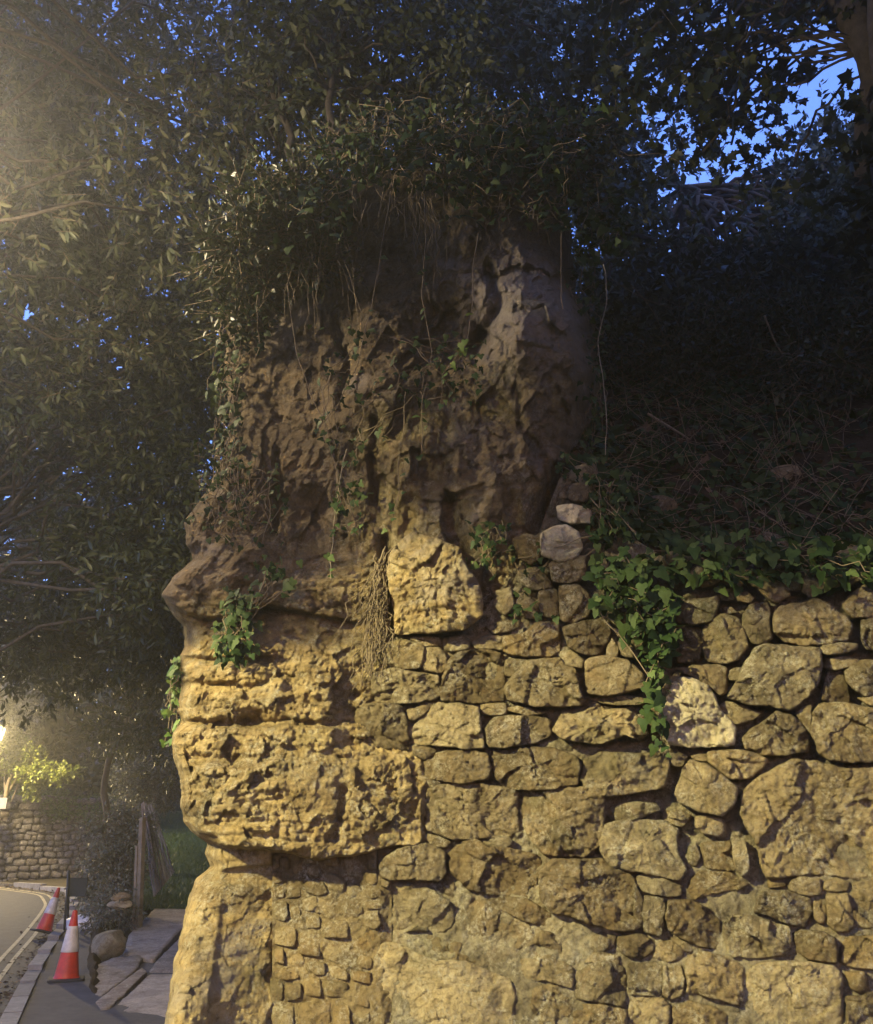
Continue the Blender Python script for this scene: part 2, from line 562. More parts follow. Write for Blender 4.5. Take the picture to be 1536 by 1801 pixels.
def leaves_geo(P, D, N, S, kind):
    """P base points, D tip directions, N normals, S sizes"""
    V0, F0 = kind
    D = unit(D)
    N = unit(N - D * (N * D).sum(1, keepdims=True) + 1e-4)
    X = np.cross(D, N)
    V = P[:, None] + S[:, None, None] * (V0[None, :, 0, None] * X[:, None] + V0[None, :, 1, None] * D[:, None] + V0[None, :, 2, None] * N[:, None])
    Fc = F0[None] + (np.arange(len(P)) * len(V0))[:, None, None]
    return V.reshape(-1, 3), Fc.reshape(-1, 3)


def leaf_basis(o, P, D, N, S):
    """place one leaf object"""
    D = Vector(D).normalized(); N = Vector(N); N = (N - D * N.dot(D)).normalized(); X = D.cross(N)
    from mathutils import Matrix
    o.matrix_local = Matrix(((X.x * S, D.x * S, N.x * S, P[0]), (X.y * S, D.y * S, N.y * S, P[1]), (X.z * S, D.z * S, N.z * S, P[2]), (0, 0, 0, 1)))


_leafmesh = {}


def leaf_objects(parent, P, D, N, S, kind, kname, mat):
    key = (kname, mat.name)
    if key not in _leafmesh:
        me = bpy.data.meshes.new('leaf')
        me.from_pydata([tuple(v) for v in kind[0]], [], [tuple(int(i) for i in f) for f in kind[1]])
        for p in me.polygons: p.use_smooth = True
        me.materials.append(mat)
        _leafmesh[key] = me
    for k in range(len(P)):
        o = bpy.data.objects.new('leaf', _leafmesh[key])
        col.objects.link(o); o.parent = parent
        leaf_basis(o, P[k] - np.array(parent.location), D[k], N[k], float(S[k]))


def wander(a, b, n, amp, seed, sag=0.0):
    a = np.asarray(a, float); b = np.asarray(b, float)
    t = np.linspace(0, 1, n)[:, None]
    P = a + (b - a) * t
    q = np.column_stack([t[:, 0] * 3.1 + seed * 1.7, np.full(n, seed * 3.3), np.zeros(n)])
    env = np.sin(math.pi * t)
    P = P + env * amp * np.column_stack([fbm(q, 3, 1), fbm(q, 3, 5), fbm(q, 3, 9)]) * 2
    P[:, 2] -= sag * env[:, 0]
    return P


def sprays(C, R, n_twig, per, size, seed, twig_len=0.32, flat=0.7):
    """leafy twigs inside a ball clump: returns leaf P,D,N,S and twig segments"""
    g = np.random.default_rng(seed)
    u = unit(g.normal(size=(n_twig, 3))) * (g.random((n_twig, 1)) ** 0.45) * R
    u[:, 2] *= flat
    base = C + u
    out = unit(u + 0.4 * R * g.normal(size=(n_twig, 3)) + np.array([0, 0, -0.10 * R]))
    L = twig_len * g.uniform(0.6, 1.3, (n_twig, 1))
    t = (np.arange(per) + 0.5) / per
    P = base[:, None] + out[:, None] * (L[:, None] * t[None, :, None])
    perp = unit(np.cross(out[:, None].repeat(per, 1), g.normal(size=(n_twig, per, 3))))
    D = unit(out[:, None] * 0.7 + perp * 0.9 + np.array([0, 0, -0.15]))
    N = g.normal(size=(n_twig, per, 3)) * 0.8 + np.array([0, 0, 0.9])
    S = size * g.uniform(0.6, 1.25, (n_twig, per))
    return P.reshape(-1, 3), D.reshape(-1, 3), N.reshape(-1, 3), S.ravel(), base, base + out * L


def tree(name, label, cat, base, fork, r0, clumps, n_twig, per, size, kind, mat, seed, group=None, twigs=False, trunk_amp=0.25, twig_len=0.32, limb_r=0.35, bark=None, own_leaves=0, kname='', flat=.7):
    """trunk from base to fork, a branch to each clump, a crown of leafy sprays"""
    bark = bark or M['bark']
    base = np.asarray(base, float); fork = np.asarray(fork, float)
    t = empty(name, base, label, cat, group)
    n = 14
    path = wander(base - np.array([0, 0, .15]), fork, n, trunk_amp, seed)
    rad = np.linspace(r0 * 1.15, r0 * 0.6, n); rad[0] *= 1.25
    MB().tube(path, rad, 12).build('trunk', bark, t, True)
    PP = []; DD = []; NN = []; SS = []
    tw = MB()
    g = np.random.default_rng(seed + 99)
    for k, (C, R) in enumerate(clumps):
        C = np.asarray(C, float)
        a = path[g.integers(n * 2 // 3, n)]
        bp = wander(a, C, 9, 0.12 * np.linalg.norm(C - a), seed + k * 3 + 1, -0.1)
        rr = np.linspace(r0 * limb_r, max(0.006, r0 * 0.06), 9)
        MB().tube(bp, rr, 6).build('branch', bark, t, True)
        P, D, N, S, b0, b1 = sprays(C, R, n_twig, per, size, seed * 131 + k, twig_len, flat)
        PP.append(P); DD.append(D); NN.append(N); SS.append(S)
        if twigs:
            for j in range(len(b0)):
                tw.tube(np.stack([b0[j], (b0[j] + b1[j]) / 2 + 0.01, b1[j]]), [0.006, 0.004, 0.002], 3, False)
    PP = np.concatenate(PP); DD = np.concatenate(DD); NN = np.concatenate(NN); SS = np.concatenate(SS)
    if own_leaves:
        idx = g.permutation(len(PP)); own = idx[:own_leaves]; rest = idx[own_leaves:]
        leaf_objects(t, PP[own], DD[own], NN[own], SS[own], kind, kname, mat)
        PP, DD, NN, SS = PP[rest], DD[rest], NN[rest], SS[rest]
    V, Fc = leaves_geo(PP, DD, NN, SS, kind)
    mesh_np('crown', V, Fc, mat, t)
    if twigs:
        tw.build('twigs', M['stem'], t)['kind'] = 'stuff'
    return t


def clumps_px(boxes, n, Rm, seed):
    """clump centres spread over photo boxes (x0,x1,y0,y1,Y0,Y1)"""
    g = np.random.default_rng(seed)
    areas = np.array([(b[1] - b[0]) * (b[3] - b[2]) for b in boxes], float)
    out = []
    for k in range(n):
        b = boxes[g.choice(len(boxes), p=areas / areas.sum())]
        Y = g.uniform(b[4], b[5])
        out.append((at(g.uniform(b[0], b[1]), g.uniform(b[2], b[3]), Y), Rm * g.uniform(0.7, 1.3)))
    return out

# ================================================================== SETTING: ground, road, hill
def ground_mesh():
    xs = np.concatenate([np.linspace(-200, -14, 24), np.linspace(-13.5, 6, 60), np.linspace(7, 200, 24)])
    ys = np.concatenate([np.linspace(-200, -2, 24), np.linspace(-1.5, 30, 80), np.linspace(32, 300, 24)])
    X, Y = np.meshgrid(xs, ys)
    Z = zground(X, np.minimum(Y, 60)) - 0.03
    V = np.stack([X, Y, Z], -1).reshape(-1, 3)
    return mesh_np('ground', V, grid_faces(len(ys), len(xs)), M['ground'])


tag(ground_mesh(), kind='structure')

# kerb line traced on the ground: x, y pairs in metres
KERB = [(-0.55, -14.0), (-0.75, -4.0), (-1.3, 2.0)] + [tuple(onground(px, py))[:2] for px, py in ((12, 1795), (40, 1738), (72, 1682), (97, 1648), (118, 1612), (128, 1590))]
KERB = np.array(KERB)
_d = KERB[-1] - KERB[-2]; _d /= np.linalg.norm(_d)
KERB = np.vstack([KERB, KERB[-1] + _d * 2 + np.array([-.3, 0]), KERB[-1] + _d * 4 + np.array([-2.0, 0]), KERB[-1] + _d * 5 + np.array([-8.0, 0])])
_t = np.concatenate([[0], np.cumsum(np.linalg.norm(np.diff(KERB, axis=0), axis=1))])


def kerb_at(s):
    return np.stack([np.interp(s, _t, KERB[:, 0]), np.interp(s, _t, KERB[:, 1])], -1)


def strip(name, s0, s1, o0, o1, lift, mat, n=120, thick=0.0, noise=0.0):
    s = np.linspace(s0, s1, n)
    C = kerb_at(s)
    for _ in range(6):
        C[1:-1] = (C[:-2] + 2 * C[1:-1] + C[2:]) / 4
    T = np.gradient(C, axis=0); T /= np.linalg.norm(T, axis=1)[:, None]
    Nn = np.stack([-T[:, 1], T[:, 0]], -1)          # to the left of the direction of travel
    m = max(2, int(abs(o1 - o0) / 0.5) + 2)
    rows = []
    for o in np.linspace(o0, o1, m):
        XY = C + Nn * o
        rows.append(np.column_stack([XY, zground(XY[:, 0], XY[:, 1]) + lift]))
    V = np.array(rows)
    if thick:
        a = V[0].copy(); a[:, 2] -= thick
        b = V[-1].copy(); b[:, 2] -= thick
        V = np.concatenate([a[None], V, b[None]])
    k = len(V)
    return mesh_np(name, V.reshape(-1, 3), grid_faces(k, n), mat, None, False)


tag(strip('road', 0, _t[-1], 0.0, 7.5, 0.0, M['asphalt']), kind='structure')
tag(strip('pavement', 0, _t[-3], -3.4, -0.12, 0.085, M['pavement'], thick=0.2), kind='structure')
kerb_root = tag(strip('kerb', 0, _t[-2], -0.12, 0.0, 0.05, M['grey_mortar'], thick=0.1), kind='structure')
_n = 0
s = 6.0
while s < _t[-2] - 1:
    L = 0.9 if s < 25 else 1.2
    P = kerb_at(np.array([s + 0.008, s + L - 0.012]))
    d = P[1] - P[0]; ln = np.linalg.norm(d); rz = math.atan2(d[1], d[0])
    c = P.mean(0) + np.array([math.sin(rz), -math.cos(rz)]) * 0.055
    z = float(zground(c[0], c[1]))
    b = MB().box((0, 0, 0), (ln, 0.15, 0.16), rz)
    o = b.build('kerb_stone', M['kerb'], kerb_root, False)
    o.location = (c[0], c[1], z + 0.03 + 0.006 * math.sin(s * 3))
    s += L
for off in (0.28, 0.44):
    tag(strip('road_marking', 8.0, _t[-1] - 0.5, off, off + 0.055, 0.006, M['line'], 160), kind='structure')

# ================================================================== ROCK OUTCROP
xl_c = curve([(300, 560), (360, 500), (420, 455), (480, 430), (560, 400), (640, 395), (700, 402), (740, 405), (800, 394), (860, 366), (920, 322), (960, 330), (985, 340), (1012, 306), (1045, 284),
              (1075, 300), (1100, 322), (1140, 324), (1152, 316), (1200, 318), (1250, 312), (1268, 319), (1290, 303), (1330, 303), (1370, 318), (1420, 318), (1445, 323), (1462, 336), (1475, 352),
              (1484, 366), (1500, 362), (1525, 370), (1545, 346), (1570, 335), (1640, 318), (1700, 305), (1801, 290), (1900, 275), (2200, 240)])
xr_c = curve([(300, 985), (400, 1003), (500, 1004), (560, 1040), (650, 1052), (760, 1038), (830, 1012), (900, 985), (1000, 965), (1110, 905), (1135, 790), (1250, 760), (1330, 800), (1480, 800), (1500, 770), (2200, 770)])

UP = [(600, 320, -.35), (750, 320, -.2), (900, 320, -.05), (980, 320, -.05), (480, 420, -.5), (600, 420, -.35), (720, 420, -.25), (850, 420, 0), (950, 420, .1), (1000, 420, .05),
      (430, 520, -.35), (550, 520, -.3), (680, 520, -.25), (800, 520, -.15), (900, 520, .14), (980, 520, .1), (420, 600, -.3), (550, 600, -.28), (680, 600, -.15), (790, 600, -.24), (860, 605, -.2),
      (925, 600, .18), (1000, 600, .05), (420, 700, -.3), (540, 700, -.22), (660, 700, 0), (760, 700, -.06), (860, 700, 0), (950, 700, .02), (1020, 700, -.08), (410, 800, -.3), (500, 800, -.12),
      (600, 800, -.1), (680, 800, .05), (780, 800, 0), (880, 800, .03), (960, 800, .04), (350, 890, -.1), (440, 880, -.08), (545, 890, -.2), (625, 890, -.05), (720, 890, .06), (800, 890, -.04),
      (900, 890, 0), (960, 890, -.06), (340, 960, .1), (450, 960, .05), (540, 950, -.22), (620, 950, -.14), (680, 960, -.12), (900, 960, -.12), (290, 1030, .3), (380, 1030, .22), (480, 1030, .15),
      (580, 1030, .06), (660, 1030, -.1), (800, 1030, -.1), (310, 1075, .25), (400, 1075, .2), (550, 1075, .15), (640, 1075, -.02), (340, 1110, .1), (450, 1110, .12), (560, 1110, .1), (640, 1110, -.04),
      (330, 1160, .15), (480, 1160, .2), (600, 1160, .12), (660, 1160, -.08), (330, 1230, .22), (450, 1230, .25), (560, 1230, .2), (640, 1230, -.02), (700, 1230, -.1), (320, 1300, .3), (440, 1300, .3),
      (560, 1300, .26), (630, 1300, .05), (720, 1300, -.06), (330, 1400, .32), (450, 1400, .36), (550, 1400, .36), (610, 1400, .2), (660, 1390, .16), (720, 1400, .06), (350, 1460, .25), (450, 1460, .3),
      (560, 1460, .32), (610, 1470, .2), (660, 1460, .15), (740, 1460, 0)]
DN = [(380, 1500, 0.02), (480, 1500, 0.06), (580, 1500, -0.1), (660, 1500, -0.1), (380, 1545, 0.14), (470, 1545, 0.12), (600, 1540, -0.13), (510, 1560, -0.08), (520, 1600, -0.12), (660, 1560, -0.13), (350, 1650, 0.28), (430, 1650, 0.17), (485, 1650, 0.10), (530, 1650, -0.13), (640, 1650, -0.13), (320, 1800, 0.44), (420, 1800, 0.25), (480, 1800, 0.12), (530, 1800, -0.13), (530, 1720, -0.13), (640, 1730, -0.13), (660, 1800, -0.13), (300, 2150, 0.6), (480, 2150, 0.4), (640, 2150, 0.1)]


def rbf(pts, x, y, sig):
    a = np.array(pts)
    num = 0.0; den = 1e-12
    for px, py, d in a:
        w = np.exp(-np.minimum(((x - px) ** 2 + (y - py) ** 2) / (2 * sig * sig), 60)) + 1e-9 / (1 + ((x - px) ** 2 + (y - py) ** 2) / 1e4)
        num = num + w * d; den = den + w
    return num / den


lip = curve([(290, 1425), (318, 1442), (350, 1474), (400, 1487), (480, 1497), (560, 1512), (620, 1508), (680, 1494), (745, 1484), (820, 1480)])
led2 = curve([(260, 1045), (300, 1062), (325, 1078), (400, 1085), (470, 1066), (560, 1080), (620, 1092), (680, 1100)])


def blob(x, y, cx, cy, rx, ry):
    return np.exp(-(((x - cx) / rx) ** 2 + ((y - cy) / ry) ** 2))


def seg_dist(x, y, pts):
    best = 1e9
    for (ax, ay), (bx, by) in zip(pts[:-1], pts[1:]):
        vx, vy = bx - ax, by - ay
        t = np.clip(((x - ax) * vx + (y - ay) * vy) / (vx * vx + vy * vy), 0, 1)
        best = np.minimum(best, np.hypot(x - ax - t * vx, y - ay - t * vy))
    return best


def rock_depth(x, y):
    """how far the outcrop stands proud of the face plane at a traced place, in metres"""
    q = wallp(x, y, np.zeros_like(x))
    wob = 7 * fbm(q * 5, 3, 40)
    below = sstep(-3, 4, y - lip(x) - wob)
    d = (1 - below) * rbf(UP, x, y, 46) + below * rbf(DN, x, y, 52)
    y2 = led2(x) + 10 * fbm(q * 6, 3, 41)
    inside = 1 - sstep(600, 680, x)
    k = sstep(-2, 5, y - y2) * np.exp(-np.maximum(y - y2, 0) / 38.0)
    d -= 0.13 * k * inside
    for yc, x0, x1, dep, wd in ((1160, 318, 520, .07, 6), (1207, 318, 470, .05, 5), (1272, 305, 600, .06, 6), (1335, 330, 520, .035, 8)):
        yy = yc + 9 * fbm(q * 4, 3, int(yc) % 50)
        win = sstep(x0 - 20, x0 + 20, x) * (1 - sstep(x1 - 60, x1 + 30, x))
        d -= dep * win * np.exp(-((y - yy) / wd) ** 2)
        d += 0.4 * dep * win * np.exp(-((y - yy - 26) / 20) ** 2)
    for pts, wd, dep in (([(676, 950), (688, 1010), (690, 1100)], 11, .15), ([(606, 1390), (600, 1440), (590, 1475)], 9, .06), ([(485, 800), (492, 880), (480, 935)], 9, .10),
                         ([(660, 740), (655, 800), (660, 880)], 8, .1), ([(905, 680), (925, 760), (960, 810), (965, 890)], 6, .05), ([(790, 880), (800, 950), (840, 1000)], 12, .07),
                         ([(760, 620), (690, 680), (650, 700)], 8, .06), ([(700, 640), (745, 600), (760, 540)], 7, .06), ([(860, 470), (880, 540), (835, 610)], 12, .10),
                         ([(470, 700), (500, 740), (560, 770)], 8, .06), ([(590, 560), (610, 640), (600, 720)], 9, .07)):
        d -= dep * np.exp(-(seg_dist(x + 9 * fbm(q * 7, 2, 3), y, pts) / wd) ** 2)
    d -= .14 * blob(x, y, 440, 1266, 24, 13) + .08 * blob(x, y, 620, 1222, 14, 10) + .05 * blob(x, y, 470, 1075, 30, 14) + .06 * blob(x, y, 520, 1190, 16, 22)
    d -= .10 * blob(x, y, 545, 895, 50, 34) + .07 * blob(x, y, 850, 610, 40, 28) + .06 * blob(x, y, 945, 430, 34, 30)
    d += .09 * blob(x, y, 915, 610, 34, 44) + .06 * blob(x, y, 690, 690, 46, 30) + .05 * blob(x, y, 640, 850, 30, 50)
    # surface relief: strata below, fluted earthy rock above
    upper = 1 - sstep(930, 1040, y + 60 * fbm(q * 2, 2, 44))
    smooth = 0.75 * blob(x, y, 500, 1118, 150, 30) + 0.7 * blob(x, y, 560, 1385, 70, 55) + 0.8 * below * blob(x, y, 400, 1690, 110, 200) + .5 * blob(x, y, 440, 1530, 60, 30) + .5 * blob(x, y, 600, 980, 60, 40) + .55 * blob(x, y, 490, 640, 90, 170)
    rough = np.clip(1.0 - smooth, 0.12, 1)
    rough = rough * (1 + 0.25 * blob(x, y, 420, 1350, 110, 60) + 0.15 * blob(x, y, 430, 1230, 120, 50))
    st = q * np.array([1, 1, 2.0])
    fl = q * np.array([1, 1, 0.42])
    d += 0.055 * fbm(q * 2.3, 3, 1) * (0.4 + .6 * rough)
    w1, w2 = worley(q * np.array([8, 8, 11]) + 0.25 * fbm(q * 9, 2, 8)[:, None], 2)
    w3, w4 = worley(q * 21 + 0.3 * fbm(q * 20, 2, 9)[:, None], 4)
    fa = facets(q * np.array([5.5, 5.5, 8]) + .12 * fbm(q * 6, 3, 50)[:, None], 1); fb = facets(q * np.array([13, 13, 17]) + .14 * fbm(q * 14, 3, 51)[:, None], 2)
    low = 0.020 * ridged(st * 5.0, 4, 3) + 0.036 * fa + 0.022 * fb + 0.030 * fbm(q * np.array([2.2, 2.2, 21]) + .3 * fbm(q * 3, 2, 57)[:, None], 3, 56) + 0.02 * np.minimum(w2 - w1, .5) + 0.014 * np.minimum(w4 - w3, 0.5) + 0.022 * fbm(q * 22, 3, 7) - 0.025 * sstep(.25, .0, w3) * sstep(0.0, .3, fbm(q * 6, 2, 19))
    fc_ = facets(q * np.array([4.5, 4.5, 2.6]) + .14 * fbm(q * 5, 3, 52)[:, None], 3); fd = facets(q * np.array([12, 12, 8]) + .14 * fbm(q * 12, 3, 53)[:, None], 4)
    hi = 0.085 * ridged(fl * 2.4, 2, 13) + 0.014 * ridged(fl * 11, 4, 15) + 0.055 * fc_ + 0.028 * fd + 0.02 * np.minimum(w2 - w1, .5) + 0.02 * fbm(q * 20, 3, 17) + .01 * np.minimum(w4 - w3, .5)
    d += rough * ((1 - upper) * low + upper * hi)
    # pale trowelled block under the overhang with a straight right edge, and the ridge down the buttress
    d += 0.045 * below * sstep(378, 386, x) * (1 - sstep(477, 481, x)) * (1 - sstep(1528, 1536, y + .12 * (x - 380)))
    d += 0.025 * below * (1 - sstep(0, 14, x - (388 - 0.12 * (y - 1560)))) * sstep(1540, 1580, y)
    d -= 0.02 * below * sstep(480, 492, x)
    m = below * sstep(490, 504, x) * (1 - sstep(690, 730, x))
    return d * (1 - m) - .10 * m


ys = np.concatenate([np.arange(300, 1830, 2.9), np.linspace(1835, 2180, 26)])
ncol, nwl, nwr = 262, 20, 26
rows = []
uu = np.linspace(0, 1, ncol)
X2 = xl_c(ys)[:, None] + (xr_c(ys) - xl_c(ys))[:, None] * uu[None]
X2 += (4.5 * fbm(np.column_stack([np.zeros(len(ys)), ys / 21.0, ys * 0 + 3]), 3, 5))[:, None] * (1 - uu[None]) ** 3
Y2 = np.repeat(ys[:, None], ncol, 1)
D2 = rock_depth(X2.ravel(), Y2.ravel()).reshape(X2.shape)
# round the left corner and, above the wall, the right one
XLp = X2[:, :1]
for Rpx, Rm in ((34.0, 0.30),):
    tt = np.clip((X2 - XLp) / Rpx, 0, 1)
    D2 -= Rm * (1 - np.sqrt(np.clip(1 - (1 - tt) ** 2, 0, 1)))
Rpx, Rm = 70.0, 0.75
tt = np.clip((X2[:, -1:] - X2) / Rpx, 0, 1)
wr = (1 - sstep(820, 930, ys))[:, None]
D2 -= wr * Rm * (1 - np.sqrt(np.clip(1 - (1 - tt) ** 2, 0, 1)))
D2 -= (1 - wr) * 0.28 * (1 - np.clip((X2[:, -1:] - X2) / 60.0, 0, 1))
PV = wallp(X2.ravel(), Y2.ravel(), D2.ravel()).reshape(len(ys), ncol, 3)
# the two flanks run back into the hill
left = []
for k in range(nwl, 0, -1):
    a = (k / nwl) ** 1.5 * 3.4
    P = PV[:, 0] + np.array([0.10, 1.0, 0.0]) * a
    P[:, 0] += 0.10 * fbm(P * 2.2, 3, 61) * min(1, a) + 0.04 * fbm(P * 8, 3, 62)
    left.append(P)
right = []
for k in range(1, nwr + 1):
    a = (k / nwr) ** 1.5 * 3.2
    P = PV[:, -1] + np.array([0.16, 1.0, 0.0]) * a
    P[:, 0] += 0.14 * fbm(P * 2.2, 3, 63) * min(1, a) + 0.05 * fbm(P * 8, 3, 64)
    right.append(P)
ALL = np.concatenate([np.array(left).transpose(1, 0, 2), PV, np.array(right).transpose(1, 0, 2)], 1)
# roll the top back into the hill top
topcap = []
for k in range(10, 0, -1):
    a = (k / 10) ** 1.4
    P = ALL[0].copy()
    P[:, 1] += a * 2.6 * (1 - 0.75 * np.clip((P[:, 1] - ALL[0][:, 1].min()) / 3.4, 0, 1))
    P[:, 2] += 0.35 * math.sin(min(1, a * 1.6) * 1.57) + 0.15 * fbm(P * 3, 3, 70)
    topcap.append(P)
ALL = np.concatenate([np.array(topcap), ALL], 0)
outcrop = empty('rock_outcrop', wallp(480, 2150, 0.0), 'tall natural sandstone outcrop with a jutting ledge, undercut base and shaded earthy upper face', 'rock')
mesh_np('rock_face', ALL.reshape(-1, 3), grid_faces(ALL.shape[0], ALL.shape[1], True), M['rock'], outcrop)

# ================================================================== STONES traced in the photograph
REG = {'A': (600, 1040, 3.268), 'B': (1040, 1000, 3.097), 'C': (600, 1400, 3.268), 'D': (1040, 1400, 3.097), 'E': (260, 1220, 3.1), 'F': (560, 780, 3.072)}


def parse(txt):
    out = []
    for line in txt.strip().split('\n'):
        w = line.split()
        r = REG[w[0][0]]
        opt = {}
        pts = []
        for a in w[1:]:
            if '=' in a:
                k, v = a.split('='); opt[k] = float(v)
            else:
                x, y = a.split(','); pts.append((r[0] + float(x) / r[2], r[1] + float(y) / r[2]))
        out.append((w[0], np.array(pts), opt))
    return out


def make_stone(poly, parent, mat, proud=0.05, rough=1.0, gap=1.6, seed=0, name='stone', dome=0.006, back=0.16, facet=1.0, edge=None):
    g = np.random.default_rng(seed)
    n0 = len(poly)
    area = 0.5 * np.sum(poly[:, 0] * np.roll(poly[:, 1], -1) - np.roll(poly[:, 0], -1) * poly[:, 1])
    if area < 0:
        poly = poly[::-1]
    c = poly.mean(0)
    size = math.sqrt(abs(area))
    cl = np.vstack([poly, poly[:1]])
    seg = np.linalg.norm(np.diff(cl, axis=0), axis=1)
    tt = np.concatenate([[0], np.cumsum(seg)])
    n = int(np.clip(tt[-1] / 3.4, 34, 190))
    s = np.linspace(0, tt[-1], n, endpoint=False)
    o = np.column_stack([np.interp(s, tt, cl[:, 0]), np.interp(s, tt, cl[:, 1])])
    for _ in range(1):
        o = (np.roll(o, 1, 0) + 2 * o + np.roll(o, -1, 0)) / 4
    q = np.column_stack([o / 26.0, np.full(n, seed * 0.77)])
    v = unit(o - c)
    o = o + v * (2.6 * fbm(q, 3, 21) * min(1.5, size / 60) - gap)[:, None]
    rmean = np.linalg.norm(o - c, axis=1).mean()
    e = edge or float(np.clip(3.4 / rmean, 0.035, 0.16))        # rounded edge as a share of the radius
    ring_s = [1.0, 1.0]; ring_d = [-back, -0.04]
    for a in (0.12, 0.3, 0.5, 0.72, 1.0):
        ring_s.append(1 - e * (1 - math.sqrt(max(0, 1 - a * a)))); ring_d.append(-0.032 * (1 - a))
    k = int(np.clip(rmean / 3.6, 5, 46))
    for a in np.linspace(0, 1, k + 1)[1:]:
        ring_s.append((1 - e) * (1 - a)); ring_d.append(0.0)
    S = np.array(ring_s); Dp = np.array(ring_d)
    XY = c + (o - c)[None] * S[:, None, None]
    x = XY[..., 0].ravel(); y = XY[..., 1].ravel()
    face = np.repeat(sstep(-0.06, 0.0, Dp), n)
    q = wallp(x, y, np.zeros_like(x))
    ux = (x - c[0]) / rmean; uy = (y - c[1]) / rmean
    h = proud + dome * (1 - np.minimum(1, ux * ux + uy * uy))
    h = h + rmean / 340 * (0.10 * g.normal() * ux + 0.08 * g.normal() * uy)
    fac = np.full_like(x, 9.0)
    for _ in range(6):
        th = g.uniform(0, 2 * math.pi)
        fac = np.minimum(fac, facet * rmean / 340 * (g.uniform(0.05, 0.22) - g.uniform(0.08, 0.36) * (math.cos(th) * ux + math.sin(th) * uy)))
    h = h + np.clip(fac, -0.02, 0.012)
    amp = min(1.25, size / 90 + 0.25) * rough
    w1, w2 = worley(q * 9 + 0.3 * fbm(q * 8, 2, seed % 17)[:, None], seed % 13)
    h = h + amp * (0.012 * fbm(q * 7, 4, seed % 31) + 0.009 * ridged(q * 15, 4, seed % 29) + 0.012 * fbm(q * 38, 3, 5) + 0.015 * np.minimum(w2 - w1, .4) + 0.030 * facets(q * 4.8 + .1 * fbm(q * 7, 2, 6)[:, None], seed % 23) + 0.012 * facets(q * 15 + .12 * fbm(q * 16, 2, 7)[:, None], seed % 19))
    off = np.repeat(Dp, n) + face * h + (1 - face) * (proud * (np.repeat(Dp, n) > -0.1))
    V = wallp(x, y, off)
    # small wander of the outline so that sides are not drawn with a ruler
    V[:, 0] += 0.004 * fbm(V * 30, 2, 3); V[:, 2] += 0.004 * fbm(V * 30, 2, 4)
    loc = V.mean(0)
    return mesh_np(name, V, grid_faces(len(S), n, wrap=True), mat, parent, True, loc)


